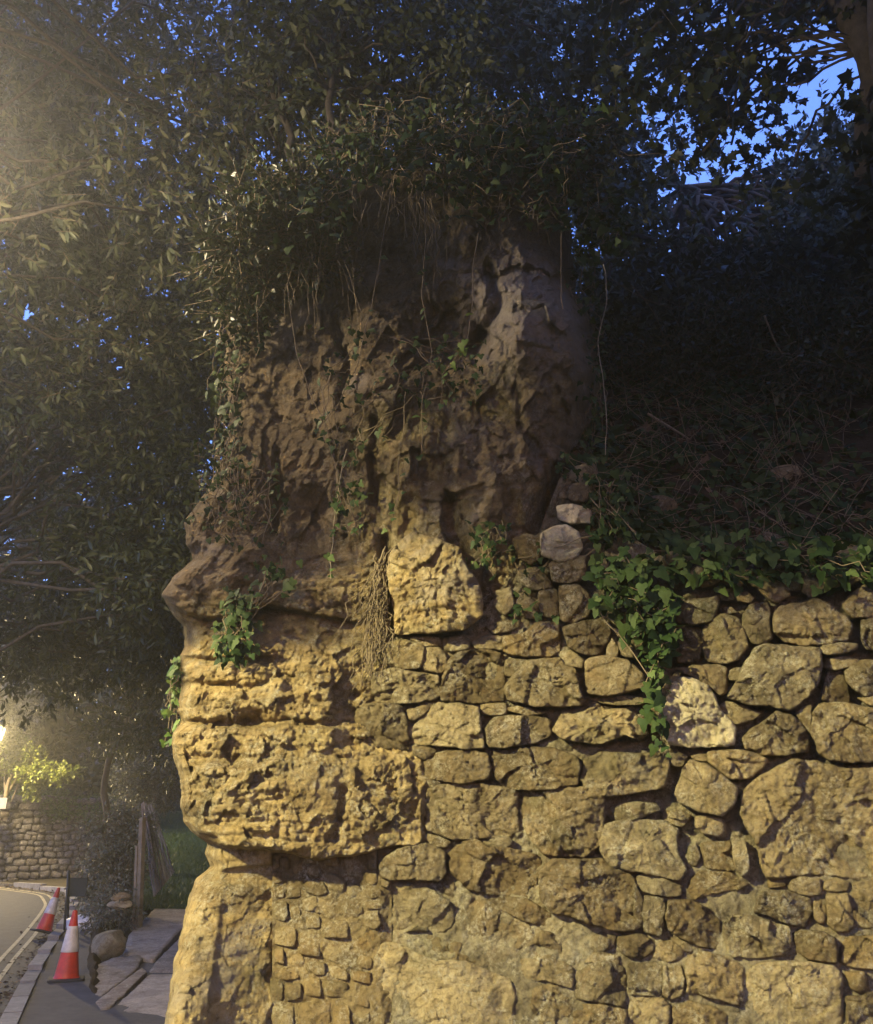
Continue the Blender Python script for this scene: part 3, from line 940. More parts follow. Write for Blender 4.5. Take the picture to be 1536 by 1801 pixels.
WALL_STONES = '''
A1 230,300 370,280 470,310 478,330 465,435 370,447 230,410
A2 478,325 560,325 600,370 608,440 585,470 470,450
A3 370,265 560,260 575,315 470,312
A4 590,260 700,255 740,285 735,330 640,345 590,330
A5 745,285 860,255 925,260 930,335 770,325
A5b 935,255 1050,250 1120,180 1250,185 1255,350 1190,380 960,362 932,335
A6 620,390 680,345 830,330 925,360 945,420 940,630 760,640 575,625 565,560 590,470
A7 950,395 1070,390 1075,405 985,490 940,480
A8 1090,395 1260,385 1290,430 1350,450 1370,560 1395,610 1380,660 1130,660 960,625 945,560 960,520 p=.09
A9 1265,345 1330,345 1400,400 1390,445 1310,425 1270,420
B10s -30,510 0,485 90,475 200,500 280,570 295,640 200,670 60,695 -25,680 p=.09 r=.5
A11 190,470 300,440 450,470 560,480 575,600 520,630 380,640 200,640 175,560 r=1.3
A12 90,690 150,650 270,645 350,660 380,740 385,910 240,910 110,850 90,800 p=.08
A13 385,680 450,665 520,635 540,650 480,700 420,745 390,735
A14 390,800 500,690 560,640 680,650 790,670 800,780 820,900 720,905 580,890 430,880 p=.07
A15 810,650 950,645 955,690 930,710 810,710
A16 955,670 1020,660 1130,680 1180,700 1100,715 960,690
A17 830,790 880,730 980,715 1120,720 1200,740 1210,830 1120,870 950,900 850,895 p=.07
B18s -211,880 -173,825 -155,770 -100,800 -17,775 15,730 80,770 170,765 230,790 300,840 310,900 260,935 180,905 100,940 30,960 -60,940 -150,930 p=.06 r=1.5
A19 410,890 545,905 550,930 480,970 420,940 p=.03
A20 490,970 560,930 640,915 760,920 840,930 860,1000 845,1080 700,1105 590,1090 480,1080 p=.06
A22 865,920 1000,905 1200,900 1340,940 1380,1000 1360,1110 1220,1140 960,1140 890,1080 865,1000 p=.07
B23s -55,1145 -40,1040 60,1000 150,1010 270,1010 400,1005 425,1060 395,1190 300,1215 100,1240 10,1225 -30,1200 p=.08
A25 480,1090 580,1095 570,1130 500,1130 p=.03
A26 590,1110 700,1105 720,1115 600,1135 p=.03
A30 400,1085 470,1080 490,1130 460,1210 410,1200 p=.02
C27 495,-30 560,-60 700,-75 860,-65 1010,-35 1015,200 960,240 760,250 640,245 500,200 480,100 480,40 p=.06
C28 1040,-30 1150,-60 1350,-50 1500,-40 1520,60 1500,280 1400,350 1170,340 1085,240 1045,100 p=.06
C29 480,210 560,235 640,265 600,300 500,280 p=.04
C30 785,255 850,235 970,245 990,270 940,310 850,290 p=.06
C31 220,370 330,310 470,270 560,300 600,330 600,440 560,490 420,480 280,485 225,455 p=.08
C32 620,330 680,270 780,250 850,300 1000,310 1120,340 1160,380 1130,480 1120,600 1000,570 900,570 740,540 650,450 615,400 p=.06
D33 -285,480 -273,410 -200,345 -60,350 60,345 150,400 230,440 280,560 285,690 240,735 130,735 0,700 -120,650 -210,640 -270,560 p=.09
C34 585,500 615,440 650,500 650,590 600,560 p=.02
C35 290,510 400,505 520,540 640,620 650,700 640,760 560,790 460,770 330,790 260,760 250,680 270,600 p=.03 r=.7
C36 670,600 720,540 830,600 920,650 1080,740 1110,800 1110,860 960,890 800,850 690,830 655,760 655,680 p=.03 r=.7
C37 830,600 960,580 1080,600 1150,640 1220,690 1190,755 1080,730 930,660 p=.05
C38 1115,760 1230,790 1290,740 1400,760 1460,800 1430,880 1330,940 1200,880 1115,850 p=.02
D39 -15,770 60,745 140,765 130,820 60,850 0,850 p=.03
C40 190,920 240,840 340,850 430,900 560,960 720,950 860,1010 980,1060 1005,1160 990,1260 1010,1500 150,1500 185,1150 p=.07 r=.55
C41 340,810 480,790 680,850 860,880 880,960 840,1000 700,940 560,940 430,880 p=.02 r=.8
C42 960,920 1110,890 1250,930 1340,990 1330,1110 1180,1060 1100,1060 1000,1010 p=.03
C43 1110,1110 1170,1080 1280,1095 1335,1130 1330,1420 1100,1420 1095,1200 p=.04
D44 -90,1000 -60,940 0,915 60,900 180,930 195,1050 185,1155 100,1130 -20,1120 -95,1100 p=.04
D45 -95,1130 50,1140 190,1165 200,1330 -100,1330 p=.04
D46 0,860 60,850 150,870 155,920 60,925 -10,900 -60,920 p=.03
B1 440,210 520,180 640,165 690,145 695,200 660,290 560,305 470,290 p=.09
B2 610,330 660,270 720,250 800,270 830,320 855,420 800,490 740,515 640,505 610,440 605,380 p=.09
B3 830,250 870,200 960,185 978,230 965,300 990,370 940,410 880,410 850,360 825,310 p=.08
B4 440,310 560,310 600,330 600,430 590,490 540,520 470,510 450,440 440,380 p=.05
B5 1000,240 1040,200 1150,190 1210,165 1300,200 1400,270 1420,320 1400,390 1290,410 1150,415 1060,400 1000,350 p=.10
B6 1370,190 1430,130 1536,60 1600,60 1600,250 1536,265 1430,265 1380,220 p=.08
B7 1470,275 1600,265 1600,460 1500,440 1475,380 p=.07
B8 1255,415 1380,405 1455,410 1445,445 1370,460 1290,470 1255,455 p=.09
B9 1270,495 1380,480 1460,500 1440,530 1330,550 1270,540 p=.06
B10 850,500 900,430 960,415 1060,425 1160,430 1250,430 1255,520 1240,620 1180,700 1090,770 980,750 860,740 745,700 800,600 p=.13 r=.7
B11 1290,560 1370,555 1400,640 1410,735 1330,735 1255,715 1265,640 p=.05 r=.6
B12 1380,560 1460,510 1600,495 1600,690 1500,700 1440,660 1400,620 p=.08
B12b 1450,705 1600,700 1600,760 1500,735 p=.06
B13 480,545 560,530 700,525 740,545 735,600 740,670 700,690 650,640 560,590 500,570 p=.07
B14 745,560 820,535 830,560 790,610 745,600 p=.04
B15 440,640 490,590 560,600 640,640 680,720 710,780 790,860 780,960 640,970 520,970 420,950 380,900 370,760 420,690 p=.09 w=1 r=1.2
B15b 380,660 460,570 490,590 440,640 420,710 375,690 p=.05
B16 680,760 740,725 830,745 930,790 870,830 790,850 720,800 p=.05
B17 830,920 880,870 970,820 1010,775 1090,800 1150,850 1190,920 1180,1000 1060,1015 920,1015 840,980 p=.08 r=1.4
B17b 1115,790 1160,750 1200,745 1195,900 1150,840 p=.07
B18 1205,800 1240,740 1330,730 1440,745 1536,760 1600,760 1600,1050 1440,1055 1300,1045 1240,1010 1225,930 1195,880 p=.09
B19 640,1000 760,990 870,1000 960,1040 940,1090 860,1140 760,1145 680,1090 640,1050 p=.06
B20 500,1090 540,1040 640,1070 740,1150 800,1200 780,1290 720,1345 600,1330 480,1270 455,1230 480,1160 p=.12 r=.6
B21 820,1230 880,1160 1000,1090 1100,1040 1250,1060 1400,1090 1540,1080 1620,1080 1620,1680 1440,1690 1240,1660 960,1690 920,1600 900,1480 840,1400 815,1320 p=.06 r=1.0
B22 -155,320 -60,290 0,285 70,265 115,310 90,400 40,470 -30,470 -120,430 p=.06
B23 130,330 180,320 190,350 150,370 p=.04
B24 150,400 220,350 290,335 300,450 230,490 170,470 p=.05
B25 90,440 115,380 150,430 140,480 85,475 p=.06
B26 0,700 100,695 250,690 320,720 260,745 100,740 0,720 p=.02
B27 330,700 380,760 370,880 320,900 310,800 p=.0
B28 890,90 960,60 1060,90 1085,150 1000,185 930,130 p=.06
B28b 790,130 850,130 890,160 870,185 800,175 p=.05
B29 1160,60 1300,40 1480,30 1530,20 1420,90 1280,100 1200,160 1150,120 p=.09
B30 550,10 620,-10 650,30 600,70 560,50 p=.04
B31 420,1010 530,1020 500,1080 430,1070 p=.02
B31b 545,1020 630,1010 640,1050 560,1040 p=.03
B32 700,220 760,210 800,240 720,245 p=.02
B33 700,120 770,110 780,170 710,170 p=.03
B34 230,190 330,180 350,250 260,270 p=.05
B35 120,230 210,200 230,290 140,300 p=.04
D1 75,160 130,140 270,130 400,140 470,180 470,300 520,400 490,465 380,440 250,410 110,385 50,300 55,220 p=.08 r=.6
D2 80,80 130,50 250,35 350,40 380,80 290,110 180,145 110,130 p=.06 r=1.3
D3 395,80 500,85 545,110 500,170 440,150 390,130 p=.03
D4 570,115 640,105 720,130 735,200 690,220 620,205 570,170 p=.06
D5 600,260 680,245 755,250 785,330 780,410 700,405 625,390 600,330 p=.03
D6 765,240 840,250 860,340 860,420 820,440 790,400 775,320 p=.10
D7 530,280 570,260 595,330 575,385 530,370 p=.02
D8 255,430 340,430 440,470 490,490 490,550 420,550 290,525 250,480 p=.05
D9 290,545 400,560 405,620 385,765 290,740 280,640 p=.06
D10 420,570 550,570 640,620 700,680 710,800 690,840 590,815 490,775 420,730 410,650 p=.04
D11 530,470 600,410 760,420 860,480 820,510 650,530 560,570 530,530 p=.03
D12 720,700 780,650 880,650 1000,690 1085,710 1090,800 1060,870 900,880 780,880 740,830 p=.035
D13 890,640 900,570 950,510 1060,520 1200,560 1210,620 1160,720 1080,700 960,650 p=.04
D14 1215,560 1270,560 1280,680 1250,700 1215,660 p=.03
D15 1070,470 1140,440 1250,450 1255,540 1190,545 1080,515 p=.05
D16 965,465 1000,450 1060,470 1060,490 970,500 p=.03
D17 1260,470 1330,445 1410,470 1400,520 1270,515 p=.02
D18 1280,540 1400,530 1425,640 1430,735 1340,745 1290,700 p=.03
D19 1425,480 1540,455 1620,450 1620,720 1440,715 1425,600 p=.035
D20 1100,760 1130,730 1250,740 1330,780 1345,850 1340,910 1200,895 1120,850 p=.05
D21 1360,800 1400,770 1540,760 1620,760 1620,950 1450,940 1360,910 p=.04
D22 150,770 250,750 350,790 340,850 270,890 190,870 145,820 p=.04
D23 330,880 370,800 440,790 500,830 510,880 430,905 p=.03
D24 205,910 390,905 395,1000 380,1100 210,1080 200,990 p=.02
D25 395,920 490,915 510,1000 495,1090 430,1115 390,1080 p=.035
D26 525,870 620,850 740,880 830,930 830,1150 700,1110 520,1070 515,960 p=.03
D27 850,960 900,920 1050,900 1200,910 1320,920 1370,990 1370,1340 850,1340 840,1100 p=.03 r=.7
D28 1380,960 1490,960 1515,1060 1480,1080 1420,1050 p=.03
D29 205,1090 400,1100 430,1150 420,1340 200,1340 p=.02
D30 440,1150 540,1120 680,1160 740,1190 720,1340 430,1340 p=.025
D31 1500,960 1620,955 1620,1340 1400,1340 1390,1090 1490,1090 p=.02
D32 410,760 500,790 620,820 610,850 520,850 440,800 p=.02
F1 1205,490 1250,460 1340,440 1400,480 1430,560 1400,610 1300,640 1210,600 p=.12 w=1 r=.8
F2 1055,520 1120,490 1200,510 1200,620 1150,655 1080,610 p=.07
F3 1250,650 1330,610 1440,605 1445,730 1350,755 1265,745 p=.09
F4 1080,690 1180,670 1240,720 1270,780 1160,790 1085,750 p=.05
F5 1195,800 1290,790 1300,860 1300,950 1215,930 1190,870 p=.06
F6 1305,770 1400,760 1450,800 1490,870 1450,940 1370,970 1310,950 p=.08
F7 1095,860 1140,830 1185,880 1190,950 1110,940 p=.04
F8 1370,130 1490,110 1500,170 1420,220 1360,190 p=.06
F9 1360,230 1480,200 1480,290 1400,320 1350,290 p=.07
F10 1290,340 1380,330 1470,360 1470,430 1380,430 1300,410 p=.09 w=1
F11 1300,240 1350,230 1355,290 1310,300 p=.03
F13 960,800 1040,780 1060,880 1010,930 950,880 p=.03
F14 900,990 1000,960 1090,960 1085,1000 950,1030 p=.03
'''
PATCH_STONES = '''
E1 680,880 715,880 715,950 685,960
E2 720,890 770,895 770,965 720,965
E3 790,930 830,915 860,940 850,1000 795,985
E4 865,945 920,935 948,960 935,1010 870,990
E5 950,960 1030,990 1080,1030 1070,1090 1000,1080 945,1020
E6 1085,1020 1170,1060 1175,1110 1090,1110 1080,1060
E7 675,970 730,970 735,1030 690,1040
E8 670,1045 745,1050 745,1115 675,1115
E9 760,1020 830,1040 840,1110 760,1120
E10 850,1030 890,1005 960,1025 990,1090 930,1110 860,1085
E11 1190,970 1250,975 1260,1030 1220,1050 1190,1020
E12 1190,1045 1280,1070 1280,1110 1210,1120 1185,1090
E13 1270,1010 1320,1030 1310,1060 1270,1050
E14 1065,1120 1170,1120 1175,1180 1165,1250 1070,1235 1060,1170
E15 1185,1190 1260,1180 1275,1260 1240,1295 1180,1265
E16 1180,1140 1270,1130 1280,1175 1190,1175
E17 840,1120 910,1100 1000,1135 1050,1150 1050,1220 950,1210 850,1180
E18 680,1140 760,1135 770,1200 750,1245 685,1230
E19 770,1150 830,1160 835,1230 820,1260 765,1220
E20 855,1210 940,1215 945,1280 860,1285
E21 950,1225 1100,1245 1095,1335 955,1335
E22 1105,1270 1240,1290 1250,1360 1200,1420 1105,1380
E23 685,1260 810,1265 815,1340 800,1385 690,1365
E24 825,1290 940,1295 945,1440 830,1425
E25 955,1355 1060,1350 1140,1410 1135,1490 1060,1485 950,1440
E26 690,1390 740,1390 745,1480 690,1460
E27 755,1400 840,1420 860,1460 840,1505 760,1475
E28 1145,1420 1225,1440 1225,1510 1145,1490
E29 870,1460 970,1465 970,1540 865,1530
E30 980,1475 1060,1500 1095,1520 1090,1570 985,1545
E31 680,1490 820,1500 830,1550 760,1570 685,1550
E32 1110,1510 1220,1520 1220,1590 1115,1565
E33 1115,1590 1210,1600 1210,1720 1120,1700
E34 850,1545 945,1550 950,1660 855,1650
E35 955,1560 1095,1585 1090,1665 960,1650
E36 670,1560 740,1575 740,1680 665,1680
E37 750,1580 840,1580 840,1670 755,1680
E38 670,1700 800,1700 800,1830 665,1830
E39 815,1690 1000,1680 1000,1830 815,1830
E40 1010,1690 1100,1690 1110,1830 1010,1830
E41 1120,1730 1215,1740 1210,1830 1115,1830
E42 840,880 890,875 910,920 860,930
E43 1195,800 1250,800 1250,960 1195,960
E44 1060,900 1130,890 1180,930 1170,1010 1090,1000
E45 780,850 830,860 830,905 790,915
E46 930,880 1030,890 1050,940 960,940
'''
DARK = set('A6 A8 B10s A12 A20 A22 C27 C28 C31 C32 D33 C37 C34 B11 D5 D20 D10 C41 B4 F2 D22 A2 C38'.split())
masonry = empty('masonry_wall', wallp(1180, 2150, 0.0), 'rough dry stone wall of large uneven sandstone blocks below the ivy bank', 'wall')
for k, (nm, poly, opt) in enumerate(parse(WALL_STONES)):
    make_stone(poly, masonry, M['pale_stone'] if opt.get('w') else M['dark_stone' if nm in DARK else 'tan_stone' if nm in ('B21', 'D27', 'C40') else 'stone'], opt.get('p', .05), opt.get('r', 1.0), -2.2, k + 3)
# core of the wall: rubble and mortar, deep between the upper stones, nearly flush below
ytop = curve([(600, 1160), (700, 1120), (840, 1090), (900, 1010), (950, 930), (985, 840), (1030, 812), (1060, 860), (1120, 950), (1200, 1000), (1300, 1018), (1536, 1012), (1900, 1015)])
gx = np.concatenate([np.arange(600, 1590, 4.0), np.linspace(1600, 2300, 40)])
gv = np.concatenate([np.linspace(0, 1, 215) ** 1.0])
GX = np.repeat(gx[None], len(gv), 0)
GY = ytop(gx)[None] + (1835 - ytop(gx))[None] * gv[:, None]
x = GX.ravel(); y = GY.ravel()
q = wallp(x, y, np.zeros_like(x))
flush = sstep(1380, 1640, y + 0.25 * (x - 1100))
w1, w2 = worley(q * 10 + .3 * fbm(q * 8, 2, 4)[:, None], 6)
w3, w4 = worley(q * 24, 7)
dd = -0.055 + 0.03 * (1 - sstep(1000, 1120, x)) + 0.055 * flush + (1 - .55 * flush) * (0.03 * fbm(q * 5, 4, 3) + 0.05 * np.minimum(w2 - w1, .5) + 0.03 * np.minimum(w4 - w3, .5) + 0.025 * fbm(q * 30, 3, 8))
dd = dd - .3 * sstep(1440, 1480, y) * (1 - sstep(676, 690, x)) - .15 * (1 - sstep(640, 690, x))
GP = wallp(x, y, dd).reshape(len(gv), len(gx), 3)
foot = [GP[-1] * np.array([1, 1, 0]) + np.array([0, 0, -0.05]) + np.array([0, -0.1, 0])]
GP = np.concatenate([GP, np.array(foot)], 0)
mesh_np('wall_core', GP.reshape(-1, 3), grid_faces(GP.shape[0], GP.shape[1], True), M['mortar'], masonry)

g = np.random.default_rng(17)
for k, cx in enumerate(np.arange(1195, 1600, 24.0)):
    rr = g.uniform(13, 26); cy = float(ytop(cx)) + g.uniform(-14, 10)
    th = np.arange(8) * math.pi / 4 + g.uniform(0, .6)
    rad = rr * g.uniform(.75, 1.15, 8)
    make_stone(np.column_stack([cx + 1.35 * rad * np.cos(th), cy + .8 * rad * np.sin(th)]), masonry, M['stone'], g.uniform(.02, .10), 1.1, 0, 700 + k, back=.22)
# the wall goes on past the right edge of the picture in rough courses
yy = 1040.0
k = 0
while yy < 1800:
    hh = g.uniform(60, 115); xx = 1608.0 + g.uniform(0, 30)
    while xx < 2150:
        ww = g.uniform(75, 165)
        j = lambda: g.uniform(-7, 7)
        poly = np.array([(xx + 8 + j(), yy + 4 + j()), (xx + ww * .5, yy + j()), (xx + ww - 8 + j(), yy + 5 + j()), (xx + ww - 2, yy + hh * .5 + j()), (xx + ww - 8 + j(), yy + hh - 6 + j()), (xx + ww * .5, yy + hh - 2 + j()), (xx + 8 + j(), yy + hh - 6 + j()), (xx + 2, yy + hh * .5 + j())])
        make_stone(poly, masonry, M['dark_stone' if k % 4 == 0 else 'stone'], g.uniform(.02, .09), .9, -1.0, 800 + k)
        xx += ww; k += 1
    yy += hh
patch = empty('stone_infill', wallp(585, 2150, -0.1), 'patch of small squared stones filling the undercut beneath the overhanging rock', 'stonework')
for k, (nm, poly, opt) in enumerate(parse(PATCH_STONES)):
    make_stone(poly, patch, M['patch_stone'], 0.064 + 0.010 * math.sin(k * 2.3), 0.6, -.5, k + 301, dome=.008, facet=.3, back=.1)
bedx, bedy = np.meshgrid(np.arange(479, 690, 3.5), np.arange(1492, 1840, 3.5))
bx_, by_ = bedx.ravel(), bedy.ravel()
qb = wallp(bx_, by_, bx_ * 0)
BD = 0.058 - .03 * sstep(664, 690, bx_ + 6 * np.sin(by_ / 17)) + .02 * fbm(qb * 9, 3, 2) + .02 * fbm(qb * 30, 3, 3)
mesh_np('mortar_bed', wallp(bx_, by_, BD), grid_faces(bedx.shape[0], bedx.shape[1], True), M['patch_stone'], patch)

# big weathered boulders bedded between outcrop and wall
BOULD = [('F', 'large pitted boulder wedged between the outcrop and the wall below the ivy', '390,580 450,520 520,465 640,510 770,560 800,650 885,780 890,930 800,1010 600,1030 410,1030 400,850 370,700', .15, 1.5),
         ('E', 'lumpy brown rock bulging beside the overhang above the stone infill', '1090,420 1180,340 1290,320 1400,330 1440,420 1450,560 1330,700 1300,760 1200,780 1080,760 1040,700 1080,560', .13, 1.5)]
for k, (r, lab, txt, pr, ro) in enumerate(BOULD):
    poly = parse(r + 'x ' + txt)[0][1]
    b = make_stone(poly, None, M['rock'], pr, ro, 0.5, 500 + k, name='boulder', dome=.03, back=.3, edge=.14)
    tag(b, lab, 'boulder', 'boulders bedded in the rock face')

# ================================================================== HILL behind the wall and behind the outcrop
def hill(name, pxs, y0f, dmax, slope, off0, zmax):
    ds = np.concatenate([[0], np.linspace(0.02, 1, 70) ** 1.6 * dmax])
    base = wallp(pxs, y0f(pxs), np.full(len(pxs), off0))
    V = []
    for d in ds:
        P = base.copy()
        P[:, 1] += d
        P[:, 0] *= 1 + 0.10 * d
        rise = slope * d / (1 + d / zmax)
        P[:, 2] += rise
        P[:, 2] += (0.16 * fbm(P * 1.1, 3, 81) + 0.08 * fbm(P * 3.5, 3, 82) + .03 * fbm(P * 11, 2, 83)) * min(1, d * 2.5)
        V.append(P)
    V = np.array(V)
    return tag(mesh_np(name, V.reshape(-1, 3), grid_faces(V.shape[0], V.shape[1]), M['soil']), kind='structure'), V


_, HV = hill('hillside', np.concatenate([np.arange(985, 1600, 7.0), np.linspace(1610, 2600, 60)]), ytop, 24.0, 1.25, -0.12, 11.0)
ctop = curve([(430, 440), (520, 330), (600, 312), (985, 312)])
hl, HL = hill('hilltop', np.linspace(560, 985, 70), ctop, 26.0, 0.35, -1.4, 9.0)
# left flank of the hill, falling to the garden path behind the outcrop
fx = np.linspace(0, 1, 30)
FV = []
for yv in np.linspace(7.2, 40, 50):
    xe = -0.165 * yv
    xs_ = xe - 0.6 + fx * (2.2 + 0.06 * yv)
    zt = 5.4 + 0.12 * (yv - 7)
    zz = zground(xs_ * 0, yv + 0 * xs_) - 0.1 + zt * sstep(0, 1, fx)
    P = np.column_stack([xs_, np.full(30, yv), zz])
    P[:, 0] += 0.25 * fbm(P * 1.2, 3, 90); P[:, 2] += 0.2 * fbm(P * 1.5, 3, 91) * fx
    FV.append(P)
FV = np.array(FV)
tag(mesh_np('hill_flank', FV.reshape(-1, 3), grid_faces(50, 30), M['soil']), kind='structure')

# wooded rising ground beyond the far wall
wx = np.linspace(-70, 12, 50); wy = np.linspace(27, 110, 40)
WX, WYg = np.meshgrid(wx, wy)
WZ = zground(0, 27.0) - .3 + 11 * sstep(27, 80, WYg) + .8 * fbm(np.column_stack([WX.ravel() * .15, WYg.ravel() * .15, WX.ravel() * 0]), 3, 4).reshape(WX.shape)
tag(mesh_np('wooded_hill', np.stack([WX, WYg, WZ], -1).reshape(-1, 3), grid_faces(40, 50), M['soil']), kind='structure')
# ================================================================== LEFT: garden path, lawn, far wall, street things
def zpath(Y):
    return zground(0, Y) + 0.06 + 0.03 * np.clip(np.asarray(Y, float) - 9.5, 0, 6.5)


def onpath(px, py, lift=0.0):
    dx, dy, dz = [float(v) for v in ray(px, py)]
    t = 4.0
    while t < 60 and CAMZ + dz * t > float(zpath(dy * t)) + lift:
        t += 0.02
    return Vector((dx * t, dy * t, CAMZ + dz * t))


def zr1(x, y):
    return x / 3.21, 1240 + y / 3.21


path = None
pts = [onpath(*zr1(x, y), -0.09) for x, y in ((500, 1790), (515, 1640), (530, 1460), (620, 1400), (700, 1290), (860, 1140), (1100, 1140), (1150, 1300), (1100, 1600), (1000, 1840))]
path = mesh_np('path', np.array([tuple(p) for p in pts] + [tuple(p - Vector((0, 0, .3))) for p in pts]),
               [np.array([[0, 1, 2], [0, 2, 3], [0, 3, 4], [0, 4, 9], [4, 8, 9], [4, 7, 8], [4, 5, 7], [5, 6, 7]])[:, ::-1],
                np.array([[k, (k + 1) % 10, 10 + (k + 1) % 10, 10 + k] for k in range(10)])], M['ground'], None, False)
tag(path, kind='structure')
SL = [[(872, 1150), (1090, 1148), (1060, 1230), (1010, 1280), (862, 1445), (800, 1425), (700, 1405), (725, 1300)],
      [(545, 1475), (640, 1432), (785, 1418), (806, 1432), (770, 1500), (535, 1688), (522, 1600)],
      [(535, 1700), (800, 1502), (832, 1520), (610, 1738), (565, 1745)],
      [(842, 1530), (1000, 1525), (990, 1830), (570, 1830), (615, 1748)],
      [(1030, 1300), (1080, 1310), (1050, 1505), (845, 1502), (870, 1468)]]
for k, poly in enumerate(SL):
    P = np.array([tuple(onpath(*zr1(x, y))) for x, y in poly])
    # subdivide the outline and roughen it
    n = 56
    cl = np.vstack([P, P[:1]]); sg = np.concatenate([[0], np.cumsum(np.linalg.norm(np.diff(cl, axis=0), axis=1))])
    ss = np.linspace(0, sg[-1], n, endpoint=False)
    O = np.column_stack([np.interp(ss, sg, cl[:, i]) for i in range(3)])
    c = O.mean(0)
    O[:, :2] += 0.03 * np.column_stack([fbm(O * 4, 3, k), fbm(O * 4, 3, k + 9)])
    rings = []
    for sc, dz_ in ((1.0, -.12), (1.0, -.012), (0.985, 0.0), (0.8, 0), (0.55, 0), (0.3, 0), (0.01, 0)):
        R = c + (O - c) * sc
        R[:, 2] += dz_ + (0.012 * fbm(R * 3, 3, k) + (0.03 if k == 2 else 0.0)) + 0.012 * k % 0.02
        rings.append(R)
    mesh_np('slab', np.concatenate(rings), grid_faces(len(rings), n, wrap=True), M['slab'], path, True, c)

# lawn climbing away beyond the path
ly = np.linspace(15.6, 46, 60); lx = np.linspace(0, 1, 30)
LV = []
for yv in ly:
    x0, x1 = -0.345 * yv + 0.2, -0.12 * yv
    xs_ = x0 + (x1 - x0) * lx
    z = float(zpath(15.6)) + 0.155 * (yv - 15.6) + 0 * xs_
    P = np.column_stack([xs_, np.full(30, yv), z]); P[:, 2] += .05 * fbm(P * 1.3, 3, 7)
    LV.append(P)
LV = np.array(LV)
lawn = tag(mesh_np('lawn', LV.reshape(-1, 3), grid_faces(60, 30), M['lawn']), kind='structure')
g = np.random.default_rng(5)
ng = 26000
ri = g.random(ng) ** 1.4 * 40; ci = g.random(ng) * 28
r0 = ri.astype(int); c0 = ci.astype(int); fr = (ri - r0)[:, None]; fc = (ci - c0)[:, None]
GPn = LV[r0, c0] * (1 - fr) * (1 - fc) + LV[r0 + 1, c0] * fr * (1 - fc) + LV[r0, c0 + 1] * (1 - fr) * fc + LV[r0 + 1, c0 + 1] * fr * fc
D = g.normal(size=(ng, 3)) * .5 + np.array([0, 0, 1.0]); N = g.normal(size=(ng, 3))
V, Fc = leaves_geo(GPn - np.array([0, 0, .01]), D, N, g.uniform(.05, .13, ng), (BLADE[0] * np.array([2.2, 1, 1]), BLADE[1]))
tag(mesh_np('grass', V, Fc, M['grass']), 'short green lawn grass beyond the slab path', 'grass', kind='stuff')

# rough earth bank between pavement and path
bp = [onground(px, py) for px, py in ((176, 1790), (160, 1762), (153, 1715), (158, 1672), (166, 1636), (172, 1604), (170, 1580), (160, 1560))]
BKv = []
for k, p in enumerate(bp):
    top = [0.02, .10, .17, .24, .40, .62, .75, .8][k]
    for j, (u, v) in enumerate(((0, -.05), (0.02, .35), (0.06, .75), (0.12, 1.0), (0.2, 1.05), (0.3, .85), (0.4, .5), (0.5, .0))):
        wf = [.2, .25, .35, .5, .8, 1, 1, 1][k]
        BKv.append((p.x + u * wf, p.y + 0.12 * u, float(zground(p.x, p.y)) + top * v))
BKv = np.array(BKv).reshape(len(bp), 8, 3)
fine = []
for r in np.linspace(0, len(bp) - 1.001, 60):
    i = int(r); f = r - i
    row = BKv[i] * (1 - f) + BKv[i + 1] * f
    cc = np.linspace(0, 7, 50)
    fine.append(np.column_stack([np.interp(cc, np.arange(8), row[:, a]) for a in range(3)]))
fine = np.array(fine); q = fine.reshape(-1, 3)
q = q + np.column_stack([0.06 * fbm(q * 5, 4, 1) - .02, 0.06 * fbm(q * 5, 4, 2), 0.05 * fbm(q * 6, 4, 3)])
tag(mesh_np('earth_bank', q, grid_faces(60, 50, True), M['soil']), kind='structure')


def loose_rock(name, label, c, r, seed, mat, squash=(1, .9, .8), cat='rock', group=None):
    nu, nv = 26, 18
    th = np.linspace(0, 2 * math.pi, nu, endpoint=False); ph = np.linspace(0.02, math.pi - .02, nv)
    T, Pp = np.meshgrid(th, ph)
    d = np.stack([np.sin(Pp) * np.cos(T), np.sin(Pp) * np.sin(T), np.cos(Pp)], -1).reshape(-1, 3)
    g = np.random.default_rng(seed)
    rad = np.full(len(d), 1.15)
    for _ in range(14):
        n = unit(g.normal(size=3)); h = g.uniform(.75, 1.05)
        dn = d @ n
        rad = np.minimum(rad, np.where(dn > .05, h / np.maximum(dn, .05), 9))
    V = d * (rad * (1 + .10 * fbm(d * 2.2, 4, seed)))[:, None] * r * np.array(squash)
    o = mesh_np(name, V + np.asarray(c), grid_faces(nv, nu, False, True), mat, None, True, c)
    return tag(o, label, cat, group)


p = onpath(186, 1682)
loose_rock('rock', 'loose rounded rock sitting on the corner of the slab path behind the cone', (p.x, p.y, p.z + .13), .19, 4, M['pale_stone'], (1.05, .95, .95))
for k, (px, py, r, lab) in enumerate(((212, 1580, .12, 'pale lump of stone lodged on the bank, upper of two by the fence post'), (211, 1592, .13, 'pale flat stone on the bank, lower of two by the fence post'))):
    c = at(px, py, 13.4)
    loose_rock('rock', lab, c, r, 20 + k, M['pale_stone'], (1.2, .8, .55), 'rock', 'pale stones on the bank')

